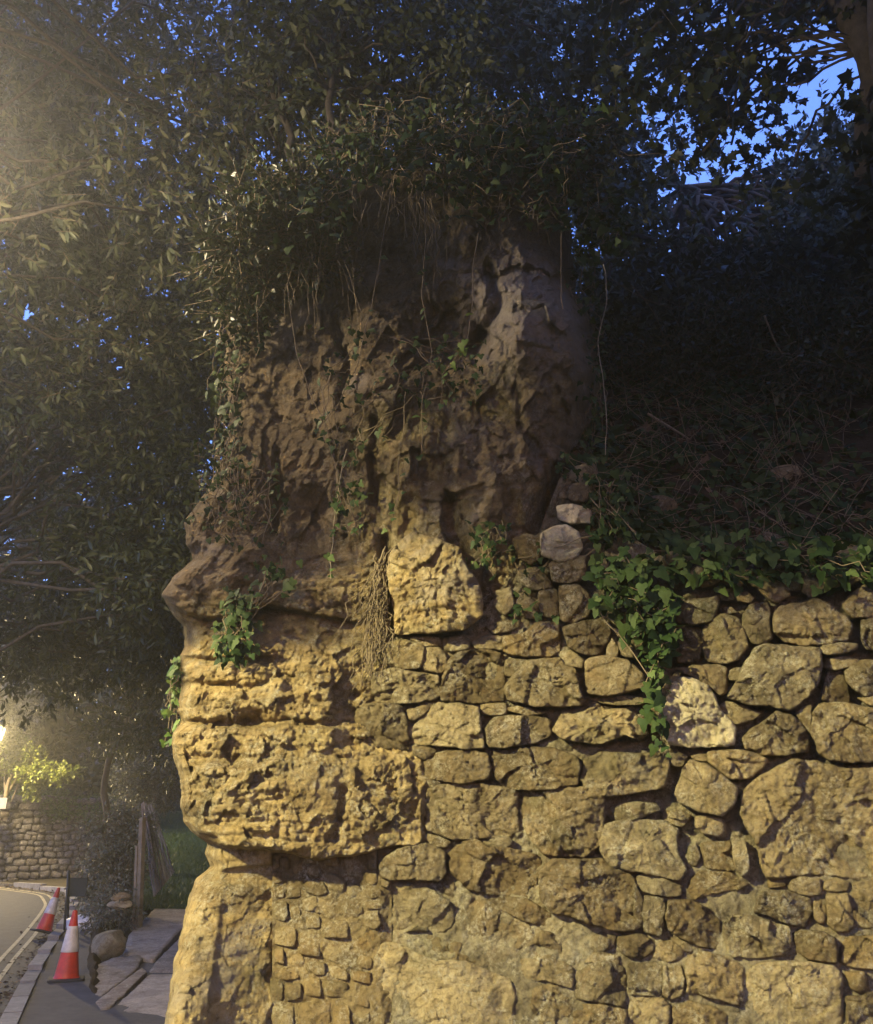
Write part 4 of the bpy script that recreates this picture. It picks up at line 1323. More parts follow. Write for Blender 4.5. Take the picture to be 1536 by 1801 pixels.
# traffic cones
def cone(label, px, py, h, lean, rz):
    p = onground(px, py, 0.085)
    t = empty('traffic_cone', (0, 0, 0), label, 'traffic cone', 'traffic cones by the kerb')
    z0 = .035 * h
    rb = .185 * h; rt = .035 * h
    def r_at(z): return rb + (rt - rb) * (z - z0) / (h - z0)
    b = MB()
    s = .27 * h
    V = []
    for sc, z in ((1.0, 0.0), (1.0, z0 * .7), (.95, z0), (.70, z0 * 1.15)):
        for k in range(32):
            a = k * math.pi / 16 + math.pi / 4
            c_, s_ = math.cos(a), math.sin(a)
            m = 1 / max(abs(c_), abs(s_)); m = min(m, 1.30)
            V.append((s * sc * m * c_, s * sc * m * s_, z))
    b.add(np.array(V), grid_faces(4, 32, wrap=True))
    b.build('base', M['cone_base'], t, False)
    body = MB().lathe([(r_at(z0) * 1.12, z0 * .9), (r_at(z0) * 1.03, z0 * 1.4)] + [(r_at(z), z) for z in np.linspace(z0 * 1.8, h * .985, 12)] + [(rt * .8, h), (rt * .55, h * .99), (rt * .5, h * .9)], 36)
    body.build('body', M['cone_red'], t)
    sl = MB().lathe([(r_at(z) + .004, z) for z in (h * .40, h * .402)] + [(r_at(z) + .006, z) for z in np.linspace(h * .405, h * .765, 8)] + [(r_at(h * .77) + .001, h * .77)], 36)
    sl.build('white_sleeve', M['cone_white'], t)
    t.location = p; t.rotation_euler = (lean[0], lean[1], rz)
    return t


cone('upright red and white traffic cone on the pavement, the nearer one', 116, 1724, 0.69, (0, 0, 0)[:2], .35)
cone('tilted red and white traffic cone by the double lines, the farther one', 76, 1640, 0.62, (-.05, .24), .7)

# temporary sign seen from behind, on two thin legs
p = onground(113, 1638, .085)
Ys = p.y
sg = empty('road_sign', p, 'dark backed temporary road sign on thin metal legs beside the bushes', 'sign')
tp = at(121, 1531, Ys)
MB().tube([tuple(p), tuple((np.array(p) + tp) / 2), tuple(tp)], .018, 8).build('leg', M['metal_dark'], sg)
p2 = onground(119, 1628, .085); tp2 = at(122, 1535, Ys + .05)
MB().tube([tuple(p2), tuple((np.array(p2) + tp2) / 2), tuple(tp2)], .016, 8).build('leg', M['metal_dark'], sg)
a, b2 = at(122, 1544, Ys), at(152, 1577, Ys + .1)
MB().box(((a[0] + b2[0]) / 2, Ys + .05, (a[2] + b2[2]) / 2), (abs(b2[0] - a[0]), .02, abs(a[2] - b2[2])), .1).build('board', M['board'], sg, False)

# white carrier bag
p = onground(141, 1634, .085)
nu, nv = 28, 16
th = np.linspace(0, 2 * math.pi, nu, endpoint=False); ph = np.linspace(0.02, math.pi - .02, nv)
T, Pp = np.meshgrid(th, ph)
d = np.stack([np.sin(Pp) * np.cos(T), np.sin(Pp) * np.sin(T), np.cos(Pp)], -1).reshape(-1, 3)
V = d * (1 + .5 * ridged(d * 1.8, 3, 5) * .6)[:, None] * np.array([.2, .14, .12]); V[:, 2] = np.maximum(V[:, 2], -.06)
tag(mesh_np('carrier_bag', V + np.array([p.x, p.y, p.z + .06]), grid_faces(nv, nu, False, True), M['bag'], None, True, (p.x, p.y, p.z)),
    'crumpled white plastic bag lying at the foot of the bank', 'bag')

# leaning pales of the broken fence and its posts
fence = empty('paling_fence', onpath(283, 1573), 'collapsed fence of long grey pales leaning together beside the lawn', 'fence')
NPALE = 16
for k in range(NPALE):
    f = k / (NPALE - 1)
    Yb = 14.6 + 2.6 * f
    bx_, by_ = 272 + 34 * f, 1577 - 42 * f
    B = at(bx_, by_, Yb); Tt = at(249 + 17 * f + 1.5 * math.sin(k * 2.1), 1414 + 6 * f + 5 * math.sin(k * 3.7), Yb - .15)
    pth = wander(B, Tt, 7, .03, k)
    MB().tube(pth, np.linspace(.017, .013, 7) * (1 + .25 * math.sin(k * 5.1)), 6).build('pale', M['wood'], fence, False)
for k, (x0, y0, x1, y1, w_, lab) in enumerate(((248, 1606, 251, 1438, .05, 'taller squared wooden fence post beside the leaning pales'), (240, 1606, 242, 1488, .032, 'shorter thin wooden fence post beside the taller post'))):
    Yp = 13.9
    B = at(x0, y0, Yp); Tt = at(x1, y1, Yp)
    B[2] -= .3
    m = MB().tube([B, (B + Tt) / 2, Tt - np.array([0, 0, .02]), Tt], [w_, w_, w_, w_ * .85], 4)
    o = m.build('fence_post', M['wood_warm'], None, False, B)
    tag(o, lab, 'fence post', 'fence posts')
# far stone wall across the road, stones laid one by one
WA, WB_ = at(-60, 1548, 23.0), at(215, 1528, 25.0)
far = empty('boundary_wall', WA * np.array([1, 1, 0]) + np.array([0, 0, float(zground(0, 23.5))]), 'grey rubble stone wall across the road under the hedge', 'wall')
dv = (WB_ - WA)[:2]; Lw = float(np.linalg.norm(dv)); dv = dv / Lw; ang = math.atan2(dv[1], dv[0])
zb = float(zground(0, 23.5)) - .1
Hw = 2.0
MB().box((WA[0] + dv[0] * Lw / 2 - math.sin(-ang) * .0 - dv[1] * -.0, WA[1] + dv[1] * Lw / 2 + .2, zb + Hw / 2 - .05), (Lw, .3, Hw - .06), ang).build('mortar', M['grey_mortar'], far, False)
variants = []
for k in range(8):
    nu, nv = 10, 6
    th = np.linspace(0, 2 * math.pi, nu, endpoint=False); ph = np.linspace(.05, math.pi - .05, nv)
    T, Pp = np.meshgrid(th, ph)
    d = np.stack([np.sin(Pp) * np.cos(T), np.sin(Pp) * np.sin(T), np.cos(Pp)], -1).reshape(-1, 3)
    d = np.sign(d) * np.abs(d) ** .45
    d = d * (1 + .16 * pnoise(d * 1.3, k))[:, None] * .5
    me = bpy.data.meshes.new('stone'); me.from_pydata([tuple(v) for v in d], [], [tuple(int(i) for i in f) for f in grid_faces(nv, nu, False, True)])
    for pl in me.polygons: pl.use_smooth = True
    me.materials.append(M['grey_stone']); variants.append(me)
zc = zb; g = np.random.default_rng(3); cnt = 0
while zc < zb + Hw - .05:
    hh = g.uniform(.10, .19)
    if zc > zb + Hw - .32: hh = .2
    xx = -g.uniform(0, .2)
    while xx < Lw and cnt < 296:
        ww = g.uniform(.12, .32) if zc < zb + Hw - .4 else g.uniform(.35, .75)
        o = bpy.data.objects.new('stone', variants[g.integers(8)]); col.objects.link(o); o.parent = far
        pos = np.array([WA[0] + dv[0] * (xx + ww / 2), WA[1] + dv[1] * (xx + ww / 2) + .05, zc + hh / 2 + g.normal() * .02]) - np.array(far.location)
        o.location = pos; o.scale = (ww * .97, .2 + .05 * g.random(), hh * .95); o.rotation_euler = (0, g.normal() * .12, ang)
        cnt += 1; xx += ww
    zc += hh
print('far stones', cnt)

# small red and white road sign at the far left, behind the hedge
p = at(1, 1413, 22.6)
rs = empty('road_sign', (p[0], p[1], zb + .1), 'small white rectangular road sign with a red band at the far left edge', 'sign')
MB().tube([(p[0], p[1] + .03, zb + .1), (p[0], p[1] + .03, p[2] + .2)], .03, 8).build('post', M['metal_dark'], rs)
pl = MB().box(p, (.30, .02, .26)).build('plate', M['sign_white'], rs, False)
MB().box(p + np.array([0, -.013, -.07]), (.27, .006, .07)).build('red_band', M['sign_red'], pl, False).location = -rs.location

# far street lamp
p = at(-5, 1291, 21.5)
fl = empty('street_lamp', (p[0], p[1], float(zground(p[0], p[1]))), 'small lit street lantern glowing at the far left edge', 'street lamp', 'street lamps')
MB().tube([(p[0], p[1], float(zground(p[0], p[1]))), (p[0], p[1], p[2] - .25)], [.06, .04], 10).build('post', M['pole'], fl)
MB().lathe([(.05, -.26), (.10, -.2), (.13, -.16)], 8, p).build('collar', M['pole'], fl)
gl = MB().lathe([(.12, -.16), (.17, .12), (.14, .15)], 8, p).build('lantern_glass', M['lamp_glass'], fl)
MB().lathe([(.2, .15), (.21, .17), (.10, .27), (.02, .33)], 8, p).build('cap', M['pole'], fl)
ld = bpy.data.lights.new('lantern_light', 'POINT'); ld.energy = FAR_LAMP_W; ld.color = (1.0, .76, .36); ld.shadow_soft_size = .12
lo = bpy.data.objects.new('lantern_light', ld); col.objects.link(lo); lo.parent = fl; lo.location = Vector(p) + Vector((0, -.3, -.05)) - fl.location

# street lamp that lights the rock (stands on the roadside behind and left of the viewer)
lx_, ly_, lz_ = LAMP_POS
sl = empty('street_lamp', (lx_ - 1.3, ly_ - .5, 0), 'tall street lamp on a curved arm standing at the roadside left of view', 'street lamp', 'street lamps')
arm = np.array([[lx_ - 1.3, ly_ - .5, 0], [lx_ - 1.3, ly_ - .5, 2], [lx_ - 1.3, ly_ - .5, lz_ - .6], [lx_ - 1.15, ly_ - .42, lz_ - .1], [lx_ - .7, ly_ - .25, lz_ + .16], [lx_ - .2, ly_ - .05, lz_ + .18]])
MB().tube(arm, [.085, .075, .055, .045, .04, .04], 12).build('post', M['pole'], sl)
MB().lathe([(.05, .2), (.16, .19), (.20, .13), (.20, .10)], 20, LAMP_POS).build('lamp_head', M['pole'], sl)
MB().lathe([(.19, .10), (.15, .07), (.01, .05)], 20, LAMP_POS).build('lens', M['lamp_glass'], sl)
ld = bpy.data.lights.new('lamp_light', 'SPOT'); ld.energy = LAMP_W; ld.color = (1.0, .89, .42); ld.shadow_soft_size = .14
ld.spot_size = math.radians(62); ld.spot_blend = 1.0
lo = bpy.data.objects.new('lamp_light', ld); col.objects.link(lo); lo.parent = sl; lo.location = Vector(LAMP_POS) - sl.location
lo.rotation_euler = (Vector((1.7, 4.3, 1.5)) - Vector(LAMP_POS)).to_track_quat('-Z', 'Y').to_euler()

# second street lamp just outside the left edge of the picture
ex, ey, ez = -3.75, 4.9, 6.4
el = empty('street_lamp', (ex - .9, ey, 0), 'street lamp on a plain post just beyond the left edge beside the oak boughs', 'street lamp', 'street lamps')
MB().tube([(ex - .9, ey, 0), (ex - .9, ey, 3), (ex - .9, ey, ez - .3), (ex - .75, ey, ez + .05), (ex - .1, ey, ez + .14)], [.08, .065, .05, .045, .04], 12).build('post', M['pole'], el)
MB().lathe([(.05, .18), (.14, .17), (.18, .11), (.18, .08)], 20, (ex, ey, ez)).build('lamp_head', M['pole'], el)
MB().lathe([(.17, .08), (.13, .05), (.01, .03)], 20, (ex, ey, ez)).build('lens', M['lamp_glass'], el)
ld = bpy.data.lights.new('edge_lamp_light', 'POINT'); ld.energy = EDGE_LAMP_W; ld.color = (1.0, .80, .50); ld.shadow_soft_size = .12
lo = bpy.data.objects.new('edge_lamp_light', ld); col.objects.link(lo); lo.parent = el; lo.location = Vector((ex, ey, ez - .12)) - el.location

# added thin volume standing in for lens glare round the lamps
if GLARE_DENSITY:
    hm = bpy.data.materials.new('lens_glare'); hm.use_nodes = True
    hn = hm.node_tree; hn.nodes.remove(hn.nodes['Principled BSDF'])
    pv = hn.nodes.new('ShaderNodeVolumePrincipled')
    pv.inputs['Color'].default_value = (.9, .9, .9, 1); pv.inputs['Density'].default_value = GLARE_DENSITY; pv.inputs['Anisotropy'].default_value = .67
    hn.links.new(pv.outputs[0], hn.nodes['Material Output'].inputs['Volume'])
    hb = MB().box((0, 50, 13.0), (420, 520, 28.6)).build('lens_glare', hm, None, False)
    tag(hb, 'added thin volume imitating lens glare round the lamps', 'lens_glare', kind='stuff')
# ================================================================== TREES
G1 = 'trees on the wooded slope'
def on_hill(px, py, Y):
    return at(px, py, Y)


def in_view(p, R):
    dep = p[1] * cP + (p[2] - CAMZ) * sP
    if dep < -R: return False
    dep = max(dep, .5)
    ux = p[0] / dep * F; uy = (-p[1] * sP + (p[2] - CAMZ) * cP) / dep * F
    m = R / dep * F
    return abs(ux) < W / 2 + m and abs(uy) < H / 2 + m


# canopy over the street: its branches reach into the upper left and shade the top of the rock
oakc = clumps_px([(-80, 330, -40, 420, 7.6, 10), (-60, 300, 350, 760, 8, 10.5), (250, 460, 0, 260, 7.6, 9.5)], 24, .8, 31)
L0 = np.array(LAMP_POS)
g = np.random.default_rng(77)
shade = []
for k in range(160):
    tx, tz = g.uniform(-1.9, 2.6), g.uniform(3.15, 7.0)
    tgt = np.array([tx, 4.8, tz])
    f = g.uniform(.42, .64)
    C = L0 + (tgt - L0) * f
    if in_view(C, .6) or (-.4 < tx < .95 and tz < 3.8) or math.hypot(tx - .6, tz - 4.35) < 1.05 or len(shade) >= 42:
        continue
    shade.append((C, .27 * g.uniform(.7, 1.3)))
for k in range(60):  # extra unseen clumps added to shade the bank from the lamp
    tgt = np.array([g.uniform(1.7, 3.6), 5.2, g.uniform(3.5, 6.0)])
    C = L0 + (tgt - L0) * g.uniform(.40, .58)
    if not in_view(C, .6) and len(shade) < 58:
        shade.append((C, .27 * g.uniform(.8, 1.3)))
tree('oak_tree', 'evergreen oak with narrow leaves whose boughs hang into the upper left corner', 'tree', (-8.2, 2.4, 0), (-6.6, 3.0, 6.0), .26, oakc + shade, 50, 10, .13, LANCE, M['leaf_oak'], 3, G1, True, twig_len=.3, limb_r=.10, own_leaves=280, kname='lance')
tree('oak_tree', 'dark evergreen tree filling the left side behind the narrow-leaved boughs', 'tree', (-11.5, 13.5, .3), (-9.6, 13.2, 5.5), .3,
     clumps_px([(-60, 430, 120, 720, 9.5, 14), (-40, 400, 650, 1180, 12, 15.5), (-60, 300, -60, 200, 9, 12), (300, 440, 350, 800, 10, 13), (180, 430, 450, 1050, 10.5, 14)], 104, 1.05, 5), 122, 9, .15, LANCE, M['leaf_dark'], 7, G1, limb_r=.14)
tree('oak_tree', 'bushy tree hanging low over the hedge left of the jutting ledge', 'tree', (-7.3, 19.5, .6), (-6.6, 19, 4.4), .08,
     clumps_px([(100, 320, 1120, 1330, 15.5, 18), (180, 400, 900, 1150, 15, 18)], 26, .65, 9), 75, 9, .125, LANCE, M['leaf_oak'], 11, G1, limb_r=.2)
tree('woodland_tree', 'distant tree mass rising behind the lit shrub at the far left', 'tree', (-15, 33, 1.5), (-14.6, 33, 6.5), .4,
     clumps_px([(-120, 330, 850, 1380, 29, 35), (-120, 200, 600, 900, 29, 35), (-120, 330, 1150, 1420, 27, 30)], 84, 2.0, 13), 110, 8, .30, OVAL, M['leaf_dark'], 15, G1)
tree('silver_tree', 'pale leaved tree at the left edge above the street lantern', 'tree', (-13.4, 26.5, 1.2), (-13.2, 26.5, 5.0), .14,
     clumps_px([(-40, 45, 1090, 1265, 25, 27)], 10, .75, 14), 80, 8, .15, OVAL, M['leaf_grey'], 16, G1)

def slender(label, px0, py0, px1, py1, Y, r, boxes, n, R, seed, kind, mat, size, ntw=80):
    b = at(px0, py0, Y); f = at(px1, py1, Y)
    return tree('slender_tree', label, 'tree', b, f, r, clumps_px(boxes, n, R, seed), ntw, 8, size, kind, mat, seed, G1, trunk_amp=.12)


slender('slim upright tree on top of the outcrop, right of the two thin trunks', 592, 400, 588, 60, 7.4, .05, [(450, 800, -120, 150, 6.8, 9.5), (600, 830, 100, 250, 7.5, 9.5)], 30, .65, 21, OVAL, M['leaf_dark'], .12, 56)
slender('slim leaning tree on top of the outcrop, left of the two thin trunks', 535, 420, 470, 110, 7.8, .05, [(280, 620, -120, 220, 8, 11), (380, 560, 200, 360, 8.5, 10)], 30, .7, 23, OVAL, M['leaf_dark'], .12, 56)
slender('leafy tree behind the top of the outcrop at the centre', 860, 330, 850, 20, 9.5, .10, [(740, 1060, -140, 200, 9, 12.5), (830, 1060, 150, 330, 9.5, 12)], 40, .85, 25, OVAL, M['leaf_dark'], .14, 68)
slender('dark tree on the far slope behind the ivy bank', 1210, 640, 1200, 330, 14, .16, [(1030, 1640, 360, 640, 11.5, 16), (1040, 1130, 220, 380, 12, 15), (1450, 1640, 260, 420, 12.5, 16), (1030, 1640, 520, 660, 10.5, 12)], 84, 1.1, 27, OVAL, M['leaf_dark'], .17, 120)
# sycamore at the right: leaning trunk, big lobed leaves against the sky
sb, sf = at(1668, 620, 8.2), at(1440, -120, 7.2)
tree('sycamore_tree', 'sycamore with thick leaning trunk at the top right and lobed leaves against the sky', 'tree', sb, sf, .27,
     clumps_px([(1060, 1480, -60, 150, 7.2, 9.5), (1150, 1400, 130, 320, 8, 10), (1040, 1140, 60, 260, 8, 10.5)], 50, .6, 29), 12, 5, .13, SYC, M['leaf_syc'], 33, G1, True, trunk_amp=.2, limb_r=.07, own_leaves=290, kname='syc')
sb, sf = at(1600, 560, 6.8), at(1545, -100, 6.6)
tree('sycamore_tree', 'darker trunk at the right edge of the picture beside the leaning sycamore', 'tree', sb, sf, .2,
     clumps_px([(1490, 1660, 200, 440, 6.8, 8.5), (1500, 1660, -80, 90, 7, 8)], 12, .55, 35), 40, 6, .13, SYC, M['leaf_syc'], 37, G1, trunk_amp=.15, limb_r=.2)

# unseen trees added round the viewer to cut down the sky light
def canopy(label, base, top, r0, centre, spread, n, seed):
    g = np.random.default_rng(seed)
    cl = [(np.array(centre) + g.uniform(-1, 1, 3) * np.array(spread), 1.5 * g.uniform(.8, 1.25)) for _ in range(n)]
    cl = [c for c in cl if not in_view(c[0], 2.3)]
    return tree('unseen_shade_tree', label, 'tree', base, top, r0, cl, 46, 7, .30, OVAL, M['leaf_dark'], seed, 'added trees out of view', twig_len=.7)


canopy('broad added tree out of view right of the viewer, dimming the sky light', (7.5, 2.5, 0), (6.6, 2.0, 6.0), .3, (6.0, 1.5, 8.0), (3.2, 3.2, 3.2), 34, 201)
canopy('broad added tree out of view behind the viewer, dimming the sky light', (3.0, -9.0, 0), (2.5, -8.0, 5.5), .32, (2.0, -6.5, 8.6), (6.0, 3.0, 3.6), 44, 203)
canopy('tall added tree out of view, arching over the lane to dim the sky light', (-9.5, -6.0, 0), (-6.5, -3.0, 9.0), .3, (1.5, 2.5, 11.5), (6.0, 4.5, 1.3), 64, 207)
canopy('tall added tree out of view above the right of the wall, dimming the sky light', (11.0, 8.0, 5.5), (10.4, 7.6, 9.5), .3, (9.0, 7.5, 9.5), (2.6, 4.0, 3.6), 60, 209)

# dark brush on the bank under the trees
def brush(label, boxes, n, px, py, Y, seed):
    b = at(px, py, Y)
    return tree('brush', label, 'shrub', b - np.array([0, 0, .3]), b + np.array([0, 0, .25]), .03, clumps_px(boxes, n, .38, seed), 60, 8, .07, OVAL, M['leaf_dark'], seed, 'brush on the bank', True, twig_len=.28, trunk_amp=.05, limb_r=.3)


brush('dark bushy brush at the right edge of the bank under the sycamore', [(1390, 1680, 520, 700, 6.6, 8.5), (1440, 1680, 640, 800, 6, 7)], 34, 1540, 740, 7.2, 301)
def crest(label, boxes, n, px, py, Y, seed):
    b = at(px, py, Y)
    return tree('brush', label, 'shrub', b - np.array([0, 0, .2]), b + np.array([0, 0, .15]), .025, clumps_px(boxes, n, .24, seed), 46, 8, .065, OVAL, M['leaf_dark'], seed, 'brush on the outcrop', True, twig_len=.24, trunk_amp=.05, limb_r=.3)


crest('dark brush hiding the left shoulder of the outcrop', [(400, 590, 330, 470, 5.15, 5.6), (385, 445, 450, 600, 5.2, 5.7)], 20, 480, 440, 5.6, 307)
crest('dark brush along the top edge of the outcrop under the slim trunks', [(560, 1020, 225, 305, 5.4, 6.0)], 15, 780, 330, 5.7, 309)
brush('low dark brush in the hollow right of the outcrop', [(1060, 1300, 600, 740, 6.8, 8.6)], 20, 1180, 740, 7.4, 303)
brush('loose dark brush in the middle of the upper bank', [(1230, 1440, 560, 700, 6.8, 8.6)], 20, 1330, 720, 7.4, 305)

gq = np.random.default_rng(311)
tree('garden_tree', 'rounded garden tree at the top of the lawn behind the outcrop', 'tree', (-4.2, 30, 2.4), (-4.1, 30, 5.0), .2,
     [(np.array([-3.4, 29.5, 6.0]) + gq.uniform(-1, 1, 3) * np.array([3.4, 2.5, 3.6]), 1.3) for _ in range(30)], 70, 8, .2, OVAL, M['leaf_dark'], 313, G1, limb_r=.2)

# shrubs by the fence
tree('shrub', 'grey green shrub spilling over the bank beside the fence posts', 'shrub', onpath(205, 1615), onpath(205, 1615) + Vector((0, .2, .6)), .04,
     clumps_px([(165, 245, 1425, 1560, 14.4, 15.6), (176, 225, 1540, 1615, 13.2, 14.4), (172, 205, 1490, 1590, 14.5, 15.5)], 30, .26, 41), 60, 8, .06, OVAL, M['leaf_grey'], 43, 'shrubs by the fence', True, twig_len=.16, trunk_amp=.05, limb_r=.3)
tree('shrub', 'pale bluish shrub above the leaning pales at the end of the lawn', 'shrub', at(262, 1440, 20), at(262, 1410, 20), .04,
     clumps_px([(215, 315, 1330, 1420, 19, 21)], 22, .34, 45), 60, 8, .085, LANCE, M['leaf_grey'], 47, 'shrubs by the fence', True, twig_len=.2, trunk_amp=.05, limb_r=.3)
# hedge on the far wall
hd = empty('hedge', (WA[0], WA[1] + .5, zb + .2), 'clipped green hedge growing along the top of the far stone wall', 'hedge')
HP = []; HD = []; HN = []; HS = []
for k, (C, R) in enumerate(clumps_px([(-60, 215, 1412, 1432, 23.8, 25.2), (60, 108, 1396, 1420, 23.8, 24.6)], 60, .38, 49)):
    P, D, N, S, b0, b1 = sprays(C, R, 46, 8, .075, 900 + k, .16, .8)
    HP.append(P); HD.append(D); HN.append(N); HS.append(S)
V, Fc = leaves_geo(np.concatenate(HP), np.concatenate(HD), np.concatenate(HN), np.concatenate(HS), OVAL)
mesh_np('foliage', V, Fc, M['ivy_bright'], hd)
for k in range(8):
    a = at(-40 + 32 * k, 1430, 24.4)
    MB().tube(wander(a - np.array([0, 0, 1.0]), a + np.array([.1, 0, .2]), 6, .05, k), .02, 5).build('stem', M['bark'], hd)
# shrub lit by the lantern
lb = at(8, 1400, 23.2)
lt = empty('shrub', lb - np.array([0, 0, .8]), 'yellow lit open shrub with bare stems beside the street lantern', 'shrub', 'shrubs by the fence')
for k, pl_ in enumerate(([(8, 1408), (14, 1375), (35, 1335), (55, 1296)], [(10, 1402), (32, 1362), (52, 1325), (64, 1308)], [(8, 1390), (8, 1360), (20, 1325), (24, 1300)], [(20, 1410), (35, 1370), (60, 1340), (90, 1352)])):
    P = np.array([at(x, y, 22.8 + .1 * k) for x, y in pl_]); tt = np.linspace(0, 3, 12)
    P = np.column_stack([np.interp(tt, range(4), P[:, i]) for i in range(3)])
    MB().tube(P, np.linspace([.055, .03, .022, .022][k], .012, 12), 7).build('stem', M['stem_pale'], lt)
HP = []; HD = []; HN = []; HS = []
for k, (C, R) in enumerate(clumps_px([(18, 48, 1296, 1322, 22.5, 23.2), (40, 122, 1350, 1368, 22.4, 23.2), (40, 75, 1372, 1388, 22.5, 23), (0, 22, 1330, 1350, 22.5, 23), (48, 66, 1322, 1350, 22.6, 23)], 56, .19, 51)):
    P, D, N, S, b0, b1 = sprays(C, R, 16, 8, .10, 1200 + k, .18, .8)
    HP.append(P); HD.append(D); HN.append(N); HS.append(S)
V, Fc = leaves_geo(np.concatenate(HP), np.concatenate(HD), np.concatenate(HN), np.concatenate(HS), OVAL)
mesh_np('foliage', V, Fc, M['leaf_lit'], lt)

# ================================================================== IVY AND CREEPERS
def hill_points(HVa, n, seed, pxlo, pxhi, d0, d1, pw=1.0):
    """random points on the hill grid limited to a band of traced columns and depth rows"""
    g = np.random.default_rng(seed)
    pxs = np.concatenate([np.arange(985, 1600, 7.0), np.linspace(1610, 2600, 60)])
    c = np.interp(g.uniform(pxlo, pxhi, n), pxs, np.arange(len(pxs)))
    r = np.clip(d0 + (d1 - d0) * g.random(n) ** pw, 0, HVa.shape[0] - 2)
    c = np.clip(c, 0, HVa.shape[1] - 2)
    i = r.astype(int); j = c.astype(int); fr = (r - i)[:, None]; fc = (c - j)[:, None]
    return HVa[i, j] * (1 - fr) * (1 - fc) + HVa[i + 1, j] * fr * (1 - fc) + HVa[i, j + 1] * (1 - fr) * fc + HVa[i + 1, j + 1] * fr * fc


def ivy(label, P, seed, size=(.05, .10), own=0, mat='ivy', toward=(0, -.8, .6), droop=(.0, -.25, -.8), stems=0, name='ivy_plant', cat='ivy', group='ivy plants', lift=.05):
    g = np.random.default_rng(seed)
    n = len(P)
    P = P + g.normal(size=(n, 3)) * .02 + np.array([0, -.5, .8]) * (g.random((n, 1)) * lift)
    D = np.array(droop) + g.normal(size=(n, 3)) * .55
    N = np.array(toward) + g.normal(size=(n, 3)) * .42
    S = g.uniform(*size, n)
    root = empty(name, P[np.argmin(P[:, 2])], label, cat, group)
    order = np.argsort(-S / np.linalg.norm(P - np.array([0, 0, CAMZ]), axis=1))
    a, r = order[:own], order[own:]
    if own:
        leaf_objects(root, P[a], D[a], N[a], S[a], IVY, 'ivy', M[mat])
    if len(r):
        V, Fc = leaves_geo(P[r], D[r], N[r], S[r], IVY)
        o = mesh_np('foliage', V, Fc, M[mat], root)
        if own: o['kind'] = 'stuff'
    if stems:
        m = MB()
        for k in range(stems):
            i, j = g.integers(n), 0
            dist = np.linalg.norm(P - P[i], axis=1); cand = np.where((dist > .15) & (dist < .5))[0]
            if len(cand) == 0: continue
            j = cand[g.integers(len(cand))]
            m.tube(wander(P[i] - .015 * np.array(toward), P[j] - .015 * np.array(toward), 6, .04, k + seed), .0028, 4, False)
        if m.n: m.build('stems', M['stem'], root)['kind'] = 'stuff'
    return root


def face_points(polys, n, seed, off, spread=.04):
    """points over traced patches of the rock face"""
    g = np.random.default_rng(seed)
    out = []
    for (x0, x1, y0, y1), k in polys:
        m = int(n * k)
        x = g.uniform(x0, x1, m); y = g.uniform(y0, y1, m)
        out.append(wallp(x, y, off + g.normal(size=m) * spread))
    return np.concatenate(out)


ivy('glossy ivy mat hanging over the wall top between the pale stone and the bank', np.vstack([hill_points(HV, 620, 61, 1000, 1215, 0, 24), hill_points(HV, 300, 62, 1060, 1200, 0, 9)]), 63, (.05, .095), 290, stems=50)
ivy('sparser ivy growing among dead stems along the middle of the bank', np.vstack([hill_points(HV, 2000, 64, 1170, 1430, 2, 30), face_points([((1180, 1560, 955, 1030), 1.0)], 260, 640, .12, .05)]), 65, (.045, .09), 280, stems=80)
ivy('dense large leaved ivy patch at the right end of the bank', np.vstack([hill_points(HV, 900, 66, 1400, 1640, 0, 20), hill_points(HV, 1100, 67, 1360, 1640, 12, 36)]), 68, (.055, .11), 290, stems=50)
ivy('ivy running on along the bank past the right edge of the picture', np.vstack([hill_points(HV, 900, 690, 1640, 2400, 0, 24), hill_points(HV, 900, 691, 1640, 2400, 20, 60)]), 692, (.05, .10), 0)
ivy('dim ivy covering the upper slope of the bank under the trees', np.vstack([hill_points(HV, 2600, 69, 1030, 1640, 18, 40), hill_points(HV, 3600, 70, 1000, 1760, 28, 69)]), 71, (.06, .12), 0)


ivy('ivy tongue trailing down over the wall stones at the centre right', face_points([((1045, 1160, 985, 1075), .5), ((1110, 1190, 1060, 1130), .3), ((1135, 1180, 1110, 1190), .14), ((1135, 1165, 1180, 1300), .06)], 420, 72, .14), 73, (.04, .085), 240, stems=30)
ivy('ivy crest spreading over the very top of the outcrop', face_points([((560, 1000, 240, 340), .45), ((640, 1060, 180, 300), .25), ((780, 1010, 300, 400), .12), ((430, 620, 330, 440), .18)], 1500, 74, .05, .16), 75, (.04, .09), 280, stems=160)
ivy('ivy bunch overhanging the right shoulder of the outcrop against the dark slope', face_points([((1000, 1115, 330, 400), .5), ((1015, 1110, 390, 460), .5)], 240, 76, -.15, .12), 77, (.04, .08), 170, stems=30)
ivy('ivy trailing down the left ledge of the outcrop over pale rock', face_points([((395, 440, 1050, 1110), .4), ((385, 435, 1105, 1175), .45), ((440, 520, 990, 1050), .15)], 210, 78, .30, .03), 79, (.03, .062), 150, stems=26)
ivy('small bright ivy hanging down the left edge of the outcrop', face_points([((300, 325, 1150, 1230), .6), ((295, 320, 1225, 1310), .4)], 50, 80, -.05, .05), 81, (.04, .07), 50, 'ivy_bright', stems=8)
ivy('scattered ivy and moss on the shaded middle of the upper rock face', face_points([((560, 680, 560, 800), .25), ((680, 860, 600, 720), .35), ((590, 640, 780, 940), .2), ((820, 900, 920, 1010), .2)], 280, 82, .10, .04), 83, (.025, .055), 120, stems=60)
ivy('creeper leaves on the brown face left of the hollow', face_points([((330, 430, 780, 980), .6), ((400, 500, 820, 1000), .4)], 200, 84, .05, .08), 85, (.025, .05), 90, stems=70)


